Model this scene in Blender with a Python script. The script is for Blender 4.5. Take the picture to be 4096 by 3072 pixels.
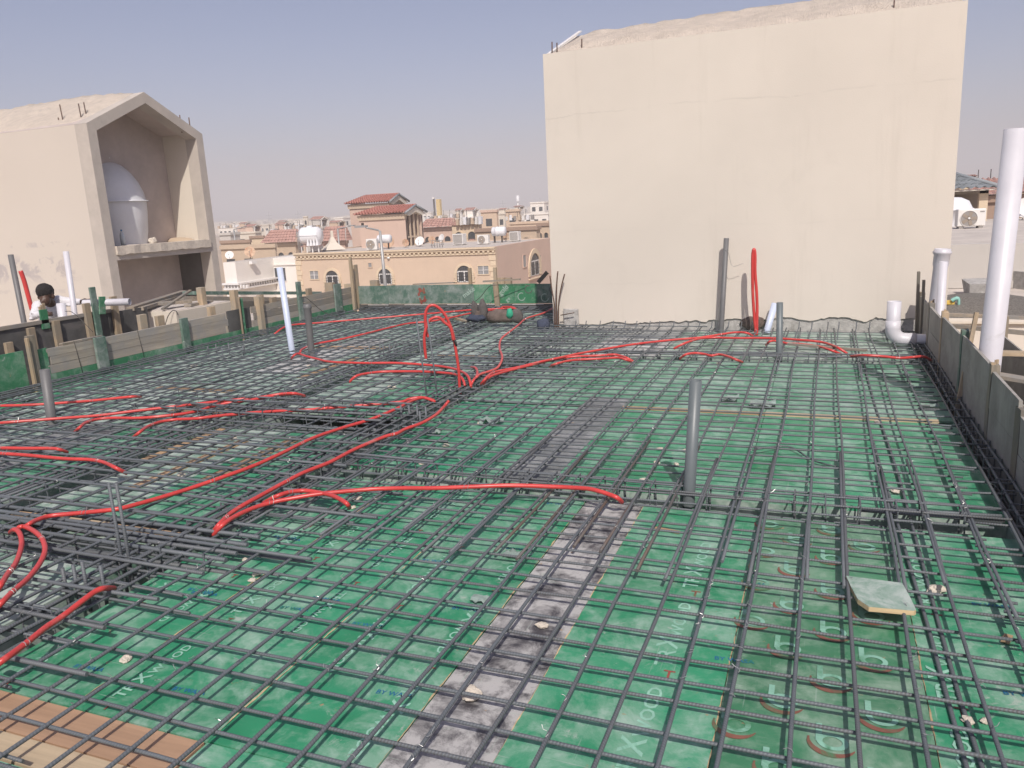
import bpy, bmesh, math, random
from mathutils import Vector, Matrix, noise as mnoise

for o in list(bpy.data.objects): bpy.data.objects.remove(o)
scene = bpy.context.scene
COL = scene.collection
rnd = random.Random(7)

# ------------------------------------------------------------------ camera
CX, CY, FPX, EYE = 2048.0, 1536.0, 3131.437, 1.75
_A, _B = Vector((3311 - CX, -(772 - CY), -FPX)).normalized(), Vector((-5892 - CX, -(1245 - CY), -FPX)).normalized()
_Y = _A
_X = (-_B - _Y * (-_B).dot(_Y)).normalized()
_Z = _X.cross(_Y)
ROT = Matrix((_X, _Y, _Z))
cam_data = bpy.data.cameras.new('camera')
cam = bpy.data.objects.new('camera', cam_data); COL.objects.link(cam)
cam.matrix_world = Matrix.Translation((0, 0, EYE)) @ ROT.to_4x4()
cam_data.sensor_fit = 'HORIZONTAL'; cam_data.sensor_width = 36.0
cam_data.lens = FPX / 4096 * 36.0
cam_data.clip_start = 0.05; cam_data.clip_end = 20000
scene.camera = cam
scene.render.resolution_x, scene.render.resolution_y = 1024, 768

# ------------------------------------------------------------------ light
SUN_EL = math.radians(47.0)
SUN_AZ = Vector((0.43, -0.90, 0)).normalized()
to_sun = Vector((SUN_AZ.x * math.cos(SUN_EL), SUN_AZ.y * math.cos(SUN_EL), math.sin(SUN_EL)))
w = bpy.data.worlds.new('World'); scene.world = w; w.use_nodes = True
nt = w.node_tree; nt.nodes.clear()
sky = nt.nodes.new('ShaderNodeTexSky'); sky.sky_type = 'NISHITA'; sky.sun_disc = False
sky.sun_elevation = SUN_EL; sky.sun_rotation = math.atan2(SUN_AZ.x, SUN_AZ.y)
sky.altitude = 600; sky.air_density = 0.9; sky.dust_density = 4.0; sky.ozone_density = 2.5
bg = nt.nodes.new('ShaderNodeBackground'); bg.inputs['Strength'].default_value = 0.101
wo = nt.nodes.new('ShaderNodeOutputWorld')
tint = nt.nodes.new('ShaderNodeVectorMath'); tint.operation = 'MULTIPLY'; tint.inputs[1].default_value = (1.10, 0.985, 1.03)
nt.links.new(sky.outputs['Color'], tint.inputs[0]); nt.links.new(tint.outputs[0], bg.inputs['Color']); nt.links.new(bg.outputs['Background'], wo.inputs['Surface'])
sl = bpy.data.lights.new('sun', 'SUN'); sl.energy = 3.8; sl.angle = math.radians(0.5); sl.color = (1.0, 0.94, 0.87)
sun = bpy.data.objects.new('sun', sl); COL.objects.link(sun)
sun.rotation_euler = to_sun.to_track_quat('Z', 'Y').to_euler()
scene.view_settings.view_transform = 'Standard'; scene.view_settings.look = 'None'
scene.view_settings.exposure = 0.22; scene.view_settings.gamma = 1.0
scene.view_settings.use_curve_mapping = False

# ------------------------------------------------------------------ measuring: sight lines to points in the place
EYEP = Vector((0, 0, EYE))
def ray(px, py): return ROT @ Vector(((px - CX) / FPX, -(py - CY) / FPX, -1.0))
def G(px, py, z=0.0):
    r = ray(px, py); return EYEP + r * ((z - EYE) / r.z)
def GX(px, py, X):
    r = ray(px, py); return EYEP + r * (X / r.x)
def GY(px, py, Yv):
    r = ray(px, py); return EYEP + r * (Yv / r.y)
def GD(px, py, d):
    r = ray(px, py); return EYEP + r * (d / math.hypot(r.x, r.y))

# ------------------------------------------------------------------ materials
MATS = {}
def newmat(name):
    m = bpy.data.materials.new(name); m.use_nodes = True
    n = m.node_tree; n.nodes.clear()
    out = n.nodes.new('ShaderNodeOutputMaterial'); b = n.nodes.new('ShaderNodeBsdfPrincipled')
    n.links.new(b.outputs[0], out.inputs['Surface'])
    MATS[name] = m
    return m, n, b
def nd(n, t, **kw):
    x = n.nodes.new(t)
    for k, v in kw.items():
        if k in x.inputs: x.inputs[k].default_value = v
        else: setattr(x, k, v)
    return x
def c4(c): return (c[0], c[1], c[2], 1.0)
def coords(n, scale=(1, 1, 1), rot=(0, 0, 0), rnd_off=False):
    tc = nd(n, 'ShaderNodeTexCoord'); mp = nd(n, 'ShaderNodeMapping')
    mp.inputs['Scale'].default_value = scale; mp.inputs['Rotation'].default_value = rot
    n.links.new(tc.outputs['Object'], mp.inputs['Vector'])
    return mp
def noise(n, vec, scale, detail=5, rough=0.6, dist=0.0):
    x = nd(n, 'ShaderNodeTexNoise'); x.inputs['Scale'].default_value = scale
    x.inputs['Detail'].default_value = detail; x.inputs['Roughness'].default_value = rough
    x.inputs['Distortion'].default_value = dist
    n.links.new(vec.outputs[0], x.inputs['Vector']); return x
def ramp(n, src, a, b, ca=(0, 0, 0), cb=(1, 1, 1)):
    r = nd(n, 'ShaderNodeValToRGB'); e = r.color_ramp.elements
    e[0].position = a; e[1].position = b; e[0].color = c4(ca); e[1].color = c4(cb)
    n.links.new(src, r.inputs['Fac']); return r
def mix(n, fac, c1, c2, blend='MIX'):
    x = nd(n, 'ShaderNodeMix'); x.data_type = 'RGBA'; x.blend_type = blend
    f, a, b = x.inputs[0], x.inputs[6], x.inputs[7]
    for s, v in ((f, fac), (a, c1), (b, c2)):
        if hasattr(v, 'is_output'): n.links.new(v, s)
        elif isinstance(v, (int, float)): s.default_value = v
        else: s.default_value = c4(v)
    return x.outputs[2]
def bump(n, b, h, strength=0.3, dist=0.01):
    x = nd(n, 'ShaderNodeBump'); x.inputs['Strength'].default_value = strength; x.inputs['Distance'].default_value = dist
    n.links.new(h, x.inputs['Height']); n.links.new(x.outputs[0], b.inputs['Normal'])

def m_plain(name, col, rough=0.6, var=0.15, scale=4.0, metal=0.0, bumpk=0.15, stain=None, bd=0.004):
    m, n, b = newmat(name); v = coords(n)
    t = noise(n, v, scale, 6, 0.65); t2 = noise(n, v, scale * 9, 3, 0.6)
    f = ramp(n, t.outputs['Fac'], 0.3, 0.7)
    lo = [c * (1 - var) for c in col]; hi = [min(1, c * (1 + var)) for c in col]
    c = mix(n, f.outputs[0], lo, hi)
    if stain:
        t3 = noise(n, v, scale * 0.6, 8, 0.7, 0.6); r3 = ramp(n, t3.outputs['Fac'], stain[1], stain[1] + 0.12)
        c = mix(n, r3.outputs[0], c, stain[0])
    n.links.new(c, b.inputs['Base Color'])
    b.inputs['Roughness'].default_value = rough; b.inputs['Metallic'].default_value = metal
    if bumpk: bump(n, b, t2.outputs['Fac'], bumpk, bd)
    return m

def m_ply(name, dark, light, dust, dusta, dustamt, seed=0.0, rough=0.42):
    m, n, b = newmat(name)
    oi = nd(n, 'ShaderNodeObjectInfo')
    v0 = coords(n); add = nd(n, 'ShaderNodeVectorMath'); add.operation = 'ADD'
    sc = nd(n, 'ShaderNodeVectorMath'); sc.operation = 'SCALE'; sc.inputs['Scale'].default_value = 0.0
    cmb = nd(n, 'ShaderNodeCombineXYZ'); mul = nd(n, 'ShaderNodeMath'); mul.operation = 'MULTIPLY'; mul.inputs[1].default_value = 37.0
    n.links.new(oi.outputs['Random'], mul.inputs[0]); n.links.new(mul.outputs[0], cmb.inputs[2])
    n.links.new(v0.outputs[0], add.inputs[0]); n.links.new(cmb.outputs[0], add.inputs[1])
    v = add
    big = noise(n, v, 1.3, 4, 0.6); fine = noise(n, v, 7.0, 9, 0.72, 0.4); spot = noise(n, v, 16.0, 6, 0.7)
    base = mix(n, ramp(n, big.outputs['Fac'], 0.35, 0.65).outputs[0], dark, light)
    d1 = ramp(n, fine.outputs['Fac'], dusta, dusta + 0.17)
    d2 = noise(n, v, 2.4, 8, 0.75, 0.5); d2r = ramp(n, d2.outputs['Fac'], dusta - 0.02, dusta + 0.14)
    dm = nd(n, 'ShaderNodeMath'); dm.operation = 'MULTIPLY_ADD'; dm.use_clamp = True
    n.links.new(d1.outputs[0], dm.inputs[0]); dm.inputs[1].default_value = dustamt * 0.7
    d2m = nd(n, 'ShaderNodeMath'); d2m.operation = 'MULTIPLY'; d2m.inputs[1].default_value = dustamt * 0.75
    n.links.new(d2r.outputs[0], d2m.inputs[0]); n.links.new(d2m.outputs[0], dm.inputs[2])
    c = mix(n, dm.outputs[0], base, dust)
    # scratches: stretched noise in two directions
    for sc_, rt, th in (((60, 2.0, 1), 0.5, 0.67), ((2.5, 55, 1), -0.25, 0.68)):
        mp = nd(n, 'ShaderNodeMapping'); mp.inputs['Scale'].default_value = sc_; mp.inputs['Rotation'].default_value = (0, 0, rt)
        n.links.new(v.outputs[0], mp.inputs['Vector'])
        s = noise(n, mp, 1.0, 3, 0.6); sr = ramp(n, s.outputs['Fac'], th, th + 0.05)
        sm = nd(n, 'ShaderNodeMath'); sm.operation = 'MULTIPLY'; sm.inputs[1].default_value = 0.5
        n.links.new(sr.outputs[0], sm.inputs[0])
        c = mix(n, sm.outputs[0], c, (0.34, 0.42, 0.36))
    # dried cement splashes and blue chalk smears
    spl = noise(n, v, 3.6, 10, 0.8, 1.4); c = mix(n, ramp(n, spl.outputs['Fac'], 0.60, 0.66, (0, 0, 0), (0.7, 0.7, 0.7)).outputs[0], c, (0.42, 0.45, 0.41))
    tan = ramp(n, spot.outputs['Fac'], 0.66, 0.71)
    c = mix(n, tan.outputs[0], c, (0.34, 0.24, 0.14))
    n.links.new(c, b.inputs['Base Color'])
    rr = ramp(n, dm.outputs[0], 0, 1, (rough,) * 3, (0.8,) * 3); n.links.new(rr.outputs[0], b.inputs['Roughness'])
    bump(n, b, fine.outputs['Fac'], 0.12, 0.002)
    return m

def m_wood(name, col, var=0.35, axis='Y', rough=0.75, grey=None):
    m, n, b = newmat(name)
    s = {'X': (1.2, 26, 26), 'Y': (26, 1.2, 26), 'Z': (26, 26, 1.2)}[axis]
    oi = nd(n, 'ShaderNodeObjectInfo'); v0 = coords(n, s); add = nd(n, 'ShaderNodeVectorMath'); add.operation = 'ADD'
    mul = nd(n, 'ShaderNodeVectorMath'); mul.operation = 'SCALE'; mul.inputs['Scale'].default_value = 90.0
    cmb = nd(n, 'ShaderNodeCombineXYZ')
    for i in range(3): n.links.new(oi.outputs['Random'], cmb.inputs[i])
    n.links.new(cmb.outputs[0], mul.inputs[0]); n.links.new(v0.outputs[0], add.inputs[0]); n.links.new(mul.outputs[0], add.inputs[1])
    t = noise(n, add, 1.0, 6, 0.65, 0.5); v2 = coords(n); t2 = noise(n, v2, 3.0, 7, 0.7)
    c = mix(n, ramp(n, t.outputs['Fac'], 0.3, 0.7).outputs[0], [x * (1 - var) for x in col], [min(1, x * (1 + var * 0.6)) for x in col])
    if grey: c = mix(n, ramp(n, t2.outputs['Fac'], 0.42, 0.62).outputs[0], c, grey)
    hv = nd(n, 'ShaderNodeHueSaturation'); mr = nd(n, 'ShaderNodeMapRange'); mr.inputs['To Min'].default_value = 0.75; mr.inputs['To Max'].default_value = 1.2
    n.links.new(oi.outputs['Random'], mr.inputs[0]); n.links.new(mr.outputs[0], hv.inputs['Value']); n.links.new(c, hv.inputs['Color'])
    n.links.new(hv.outputs[0], b.inputs['Base Color']); b.inputs['Roughness'].default_value = rough
    bump(n, b, t.outputs['Fac'], 0.35, 0.003)
    return m

def m_rebar(name, axis, col=(0.108, 0.120, 0.130), rust=0.66):
    m, n, b = newmat(name); v = coords(n)
    wv = nd(n, 'ShaderNodeTexWave'); wv.wave_type = 'BANDS'; wv.bands_direction = axis; wv.inputs['Scale'].default_value = 27.0
    mp = nd(n, 'ShaderNodeMapping'); mp.inputs['Rotation'].default_value = (0.0, 0.0, 0.35) if axis != 'Z' else (0.35, 0, 0)
    n.links.new(v.outputs[0], mp.inputs['Vector']); n.links.new(mp.outputs[0], wv.inputs['Vector'])
    t = noise(n, v, 1.6, 7, 0.7); t2 = noise(n, v, 9, 5, 0.7)
    c = mix(n, ramp(n, t2.outputs['Fac'], 0.3, 0.7).outputs[0], [x * 0.75 for x in col], [x * 1.35 for x in col])
    c = mix(n, ramp(n, t.outputs['Fac'], rust, rust + 0.1).outputs[0], c, (0.12, 0.065, 0.035))
    oi = nd(n, 'ShaderNodeObjectInfo'); c = mix(n, ramp(n, oi.outputs['Random'], 0.55, 1.0, (0, 0, 0), (0.55, 0.55, 0.55)).outputs[0], c, (0.10, 0.088, 0.078))
    c = mix(n, wv.outputs['Fac'], c, [x * 1.22 for x in col])
    n.links.new(c, b.inputs['Base Color']); b.inputs['Metallic'].default_value = 0.15; b.inputs['Roughness'].default_value = 0.6
    bump(n, b, wv.outputs['Fac'], 0.38, 0.002)
    return m

GREEN = m_ply('green film plywood', (0.024, 0.205, 0.094), (0.040, 0.285, 0.145), (0.33, 0.46, 0.385), 0.48, 0.66)
GREEN_B = m_ply('olive green film plywood', (0.045, 0.175, 0.088), (0.062, 0.23, 0.12), (0.30, 0.40, 0.32), 0.48, 0.62)
GREEN_D = m_ply('dusty green plywood', (0.075, 0.20, 0.125), (0.115, 0.26, 0.18), (0.40, 0.46, 0.42), 0.42, 0.8, rough=0.6)
GREEN_M = m_ply('dust filmed green plywood', (0.045, 0.20, 0.105), (0.07, 0.265, 0.155), (0.34, 0.44, 0.385), 0.45, 0.68, rough=0.55)
GREY_P = m_ply('greyed plywood', (0.12, 0.13, 0.13), (0.17, 0.18, 0.185), (0.36, 0.37, 0.37), 0.48, 0.6, rough=0.65)
PALE_P = m_ply('cement dusted plywood', (0.28, 0.31, 0.29), (0.37, 0.39, 0.38), (0.50, 0.50, 0.49), 0.44, 0.8, rough=0.75)
BLACK_P = m_ply('black plywood', (0.045, 0.042, 0.047), (0.08, 0.075, 0.083), (0.42, 0.41, 0.40), 0.455, 1.2, rough=0.6)
BOARD_G = m_ply('worn green board', (0.055, 0.12, 0.085), (0.09, 0.16, 0.125), (0.30, 0.33, 0.31), 0.47, 0.65, rough=0.65)
BOARD_GB = m_ply('bright green board', (0.03, 0.17, 0.075), (0.05, 0.22, 0.11), (0.30, 0.38, 0.32), 0.50, 0.6, rough=0.6)
DARK_B = m_plain('dark form board', (0.085, 0.083, 0.08), 0.7, 0.4, 3, stain=((0.13, 0.12, 0.115), 0.55))
TANPLY = m_wood('raw tan plywood', (0.40, 0.27, 0.16), 0.25, 'X', 0.7)
BROWNPLY = m_wood('brown plywood', (0.34, 0.215, 0.135), 0.2, 'X', 0.55)
PALEPLY = m_wood('pale plywood', (0.46, 0.36, 0.24), 0.2, 'X', 0.7)
TIM_Y = m_wood('grey timber plank', (0.36, 0.315, 0.255), 0.32, 'Y', grey=(0.28, 0.265, 0.245))
TIM_X = m_wood('timber across', (0.30, 0.25, 0.19), 0.32, 'X', grey=(0.22, 0.21, 0.19))
TIM_Z = m_wood('timber post', (0.42, 0.32, 0.21), 0.3, 'Z', grey=(0.30, 0.26, 0.20))
TIM_ZG = m_wood('weathered timber post', (0.24, 0.205, 0.155), 0.35, 'Z', grey=(0.17, 0.16, 0.14))
FENCE_GREY = m_plain('weathered grey form panel', (0.30, 0.285, 0.255), 0.8, 0.25, 3, stain=((0.38, 0.36, 0.33), 0.52), bumpk=0.3)
EDGEWOOD = m_wood('cut plywood edge', (0.50, 0.38, 0.22), 0.3, 'X')
REBAR_Y = m_rebar('ribbed steel along', 'Y'); REBAR_X = m_rebar('ribbed steel across', 'X'); REBAR_Z = m_rebar('ribbed steel upright', 'Z')
REBAR_YR = m_rebar('rusting steel along', 'Y', (0.10, 0.092, 0.088), 0.47)
RUSTY = m_rebar('rusty steel stub', 'Z', (0.10, 0.06, 0.045), 0.45)
WIRE = m_plain('binding wire', (0.42, 0.42, 0.41), 0.35, 0.2, 40, 0.6, 0)
WIRE_D = m_plain('dark wire', (0.06, 0.055, 0.05), 0.5, 0.2, 40, 0.3, 0)
RED = m_plain('red conduit plastic', (0.54, 0.055, 0.05), 0.33, 0.14, 5, bumpk=0.08, stain=((0.50, 0.16, 0.14), 0.60))
REDF = m_plain('faded red conduit plastic', (0.55, 0.085, 0.075), 0.45, 0.1, 6, bumpk=0.03)
TAPE = m_plain('black tape', (0.03, 0.03, 0.03), 0.5, 0.2, 10)
GPIPE = m_plain('grey pvc', (0.125, 0.145, 0.15), 0.42, 0.07, 5, bumpk=0.03, stain=((0.19, 0.20, 0.195), 0.58))
GPIPE_D = m_plain('dark grey pvc', (0.13, 0.13, 0.13), 0.5, 0.1, 5, bumpk=0.03)
WPIPE = m_plain('white pvc', (0.56, 0.55, 0.58), 0.42, 0.05, 5, bumpk=0.03, stain=((0.42, 0.41, 0.40), 0.60))
BPIPE = m_plain('pale blue white pvc', (0.50, 0.56, 0.68), 0.38, 0.04, 4, bumpk=0.02)
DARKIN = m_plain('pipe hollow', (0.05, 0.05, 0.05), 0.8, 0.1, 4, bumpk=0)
LETTER = m_plain('pale lettering print', (0.27, 0.50, 0.39), 0.5, 0.2, 9, bumpk=0, stain=((0.09, 0.29, 0.17), 0.54))
LET_RED = m_plain('red print', (0.26, 0.065, 0.05), 0.5, 0.25, 9, bumpk=0, stain=((0.09, 0.17, 0.08), 0.53))
LET_BLUE = m_plain('blue print', (0.02, 0.14, 0.27), 0.5, 0.25, 12, bumpk=0, stain=((0.02, 0.18, 0.12), 0.52))
EMB = m_plain('worn pale emblem print', (0.22, 0.43, 0.33), 0.55, 0.2, 9, bumpk=0, stain=((0.085, 0.24, 0.135), 0.51))
EMB_R = m_plain('worn red emblem print', (0.20, 0.085, 0.06), 0.55, 0.25, 9, bumpk=0, stain=((0.08, 0.18, 0.09), 0.49))
CHALK = m_plain('faint pale print', (0.32, 0.42, 0.36), 0.6, 0.2, 30, bumpk=0)
STONE = m_plain('limestone chunk', (0.56, 0.50, 0.42), 0.9, 0.15, 14, bumpk=0.6, bd=0.01)
CONC = m_plain('rough concrete', (0.46, 0.445, 0.42), 0.9, 0.25, 12, bumpk=0.8, bd=0.02, stain=((0.30, 0.285, 0.26), 0.56))
CONC_G = m_plain('gable plaster', (0.45, 0.405, 0.355), 0.9, 0.1, 2.5, bumpk=0.15, stain=((0.38, 0.345, 0.305), 0.60))
MORTAR = m_plain('roof mortar', (0.66, 0.575, 0.48), 0.95, 0.12, 5, bumpk=1.0, bd=0.05, stain=((0.46, 0.41, 0.36), 0.60))

def m_wall(name, col, streak, crack=None):
    m, n, b = newmat(name); v = coords(n); vs = coords(n, (2.2, 2.2, 0.18))
    big = noise(n, v, 0.45, 5, 0.6, 0.3); st = noise(n, vs, 1.6, 7, 0.7); fine = noise(n, v, 60, 3, 0.6); pat = noise(n, v, 1.7, 8, 0.7, 0.8)
    lo = [c * 0.955 for c in col]; hi = [min(1, c * 1.03) for c in col]
    c = mix(n, ramp(n, big.outputs['Fac'], 0.35, 0.65).outputs[0], lo, hi)
    f = ramp(n, st.outputs['Fac'], 0.55, 0.75); fm = nd(n, 'ShaderNodeMath'); fm.operation = 'MULTIPLY'; fm.inputs[1].default_value = 0.45
    n.links.new(f.outputs[0], fm.inputs[0]); c = mix(n, fm.outputs[0], c, streak)
    f = ramp(n, pat.outputs['Fac'], 0.58, 0.8); fm = nd(n, 'ShaderNodeMath'); fm.operation = 'MULTIPLY'; fm.inputs[1].default_value = 0.28
    n.links.new(f.outputs[0], fm.inputs[0]); c = mix(n, fm.outputs[0], c, [x * 0.8 for x in col])
    if crack:      # hairline crack of the render, a fixed mark on the wall
        sep = nd(n, 'ShaderNodeSeparateXYZ'); n.links.new(v.outputs[0], sep.inputs[0]); w1 = noise(n, coords(n, (1, 1, 0)), 0.9, 6, 0.65)
        for zc, amt in ((crack, 0.26), (crack - 1.55, 0.10), (crack - 2.3, 0.08)):
            ma = nd(n, 'ShaderNodeMath'); ma.operation = 'MULTIPLY_ADD'; ma.inputs[1].default_value = 0.30; ma.inputs[2].default_value = zc - 0.15; n.links.new(w1.outputs['Fac'], ma.inputs[0])
            su = nd(n, 'ShaderNodeMath'); su.operation = 'SUBTRACT'; n.links.new(sep.outputs[2], su.inputs[0]); n.links.new(ma.outputs[0], su.inputs[1])
            ab = nd(n, 'ShaderNodeMath'); ab.operation = 'ABSOLUTE'; n.links.new(su.outputs[0], ab.inputs[0])
            mr = nd(n, 'ShaderNodeMapRange'); mr.inputs['From Min'].default_value = 0.014; mr.inputs['From Max'].default_value = 0.002; mr.inputs['To Min'].default_value = 0; mr.inputs['To Max'].default_value = amt
            n.links.new(ab.outputs[0], mr.inputs[0]); gate = ramp(n, pat.outputs['Fac'], 0.40, 0.58)
            gm = nd(n, 'ShaderNodeMath'); gm.operation = 'MULTIPLY'; n.links.new(mr.outputs[0], gm.inputs[0]); n.links.new(gate.outputs[0], gm.inputs[1])
            c = mix(n, gm.outputs[0], c, [x * 0.6 for x in col])
    n.links.new(c, b.inputs['Base Color']); b.inputs['Roughness'].default_value = 0.9
    bump(n, b, fine.outputs['Fac'], 0.25, 0.006)
    return m
CREAM = m_wall('cream render', (0.63, 0.575, 0.50), (0.51, 0.46, 0.39), 2.95)
CREAM2 = m_wall('pale cream render', (0.63, 0.57, 0.48), (0.52, 0.46, 0.39))
BEIGE = m_wall('beige render', (0.58, 0.45, 0.335), (0.49, 0.38, 0.285))
BEIGE2 = m_wall('yellow beige trim', (0.64, 0.52, 0.37), (0.56, 0.45, 0.32))
PINKB = m_wall('pinkish beige render', (0.58, 0.43, 0.345), (0.49, 0.37, 0.295))
WHITEW = m_wall('white render', (0.78, 0.74, 0.68), (0.64, 0.60, 0.55))
GREYW = m_wall('grey white render', (0.52, 0.49, 0.45), (0.44, 0.42, 0.38))
SANDW = m_wall('sand render', (0.52, 0.41, 0.30), (0.44, 0.34, 0.26))
BROWNW = m_wall('brown render', (0.34, 0.24, 0.18), (0.28, 0.2, 0.15))
YELLW = m_wall('yellow block render', (0.62, 0.48, 0.24), (0.5, 0.38, 0.2))
ROOFW = m_plain('roof screed', (0.50, 0.45, 0.40), 0.95, 0.15, 2.0, bumpk=0.4)
REDTILE = m_plain('terracotta tiles', (0.40, 0.17, 0.135), 0.8, 0.2, 3, bumpk=0.1)
REDTILE2 = m_plain('faded terracotta tiles', (0.40, 0.24, 0.20), 0.85, 0.2, 2, bumpk=0.1)
GREYTILE = m_plain('grey roof tiles', (0.24, 0.26, 0.27), 0.7, 0.2, 3, bumpk=0.15)
NICHE = m_plain('shade darkened niche plaster', (0.48, 0.41, 0.37), 0.95, 0.12, 2)  # darker than the tower render: niche shade painted into back wall and ceiling
LOWER = m_plain('shade darkened cement', (0.14, 0.13, 0.12), 0.95, 0.15, 2)  # dark tone puts the lower opening's shade into its floor, back and side
GLASS = m_plain('dark glazing', (0.06, 0.065, 0.07), 0.12, 0.3, 1.5, bumpk=0)
GLASS_L = m_plain('frosted glazing', (0.26, 0.26, 0.26), 0.3, 0.2, 6, bumpk=0)
IRON = m_plain('dark window grille', (0.05, 0.04, 0.035), 0.5, 0.2, 5)
WFRAME = m_plain('white window frame', (0.75, 0.73, 0.70), 0.4, 0.05, 5)
SHADE = m_plain('unlit room plaster', (0.30, 0.25, 0.20), 0.9, 0.2, 2)  # shade of open rooms and the gable recess is put into this colour
TANK = m_plain('white fibreglass tank', (0.72, 0.72, 0.73), 0.4, 0.06, 2, bumpk=0.05, stain=((0.64, 0.62, 0.60), 0.6))
ACW = m_plain('ac white metal', (0.70, 0.68, 0.64), 0.45, 0.06, 4)
ACG = m_plain('ac grille', (0.28, 0.26, 0.24), 0.6, 0.15, 30)
DISH_W = m_plain('satellite dish white', (0.72, 0.70, 0.67), 0.5, 0.06, 3)
DISH_R = m_plain('rusty dish', (0.52, 0.36, 0.24), 0.7, 0.3, 3, stain=((0.42, 0.15, 0.06), 0.48))
STEELG = m_plain('galvanised pole', (0.36, 0.36, 0.35), 0.45, 0.1, 3, 0.3)
SAND = m_plain('desert sand', (0.46, 0.36, 0.26), 1.0, 0.15, 0.01, bumpk=0)
RIDGE = m_plain('desert ridge', (0.50, 0.38, 0.28), 1.0, 0.12, 0.004, bumpk=0)
GRAVEL = m_plain('gravel', (0.38, 0.35, 0.31), 1.0, 0.5, 40, bumpk=1.0, bd=0.05)
SKIN = m_plain('dark brown skin', (0.075, 0.040, 0.026), 0.5, 0.12, 30, bumpk=0.05)
HAIR = m_plain('black hair', (0.018, 0.015, 0.014), 0.8, 0.3, 120, bumpk=0.8, bd=0.01)
SHIRT = m_plain('white cotton shirt', (0.66, 0.65, 0.67), 0.9, 0.08, 12, bumpk=0.5, bd=0.02)
TROUS = m_plain('dark trousers', (0.06, 0.06, 0.075), 0.9, 0.1, 12)
CLOTH_D = m_plain('dusty dark cloth', (0.10, 0.09, 0.085), 0.95, 0.3, 10, bumpk=0.5, bd=0.02)
CLOTH_B = m_plain('navy cloth', (0.045, 0.055, 0.085), 0.9, 0.3, 10, bumpk=0.5, bd=0.02)
CLOTH_BR = m_plain('brown canvas', (0.13, 0.10, 0.085), 0.95, 0.3, 10, bumpk=0.5, bd=0.02)
CLOTH_GR = m_plain('green cloth', (0.03, 0.30, 0.18), 0.8, 0.2, 10, bumpk=0.3)
MINT = m_plain('mint plastic', (0.25, 0.50, 0.44), 0.5, 0.1, 10)
YELP = m_plain('yellow scrap', (0.65, 0.45, 0.10), 0.7, 0.1, 10)
FILM = m_plain('clear plastic scrap', (0.26, 0.33, 0.295), 0.3, 0.2, 20, bumpk=0.3)
BOTTLE = m_plain('clear bottle plastic', (0.45, 0.50, 0.54), 0.2, 0.1, 10)

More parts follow.
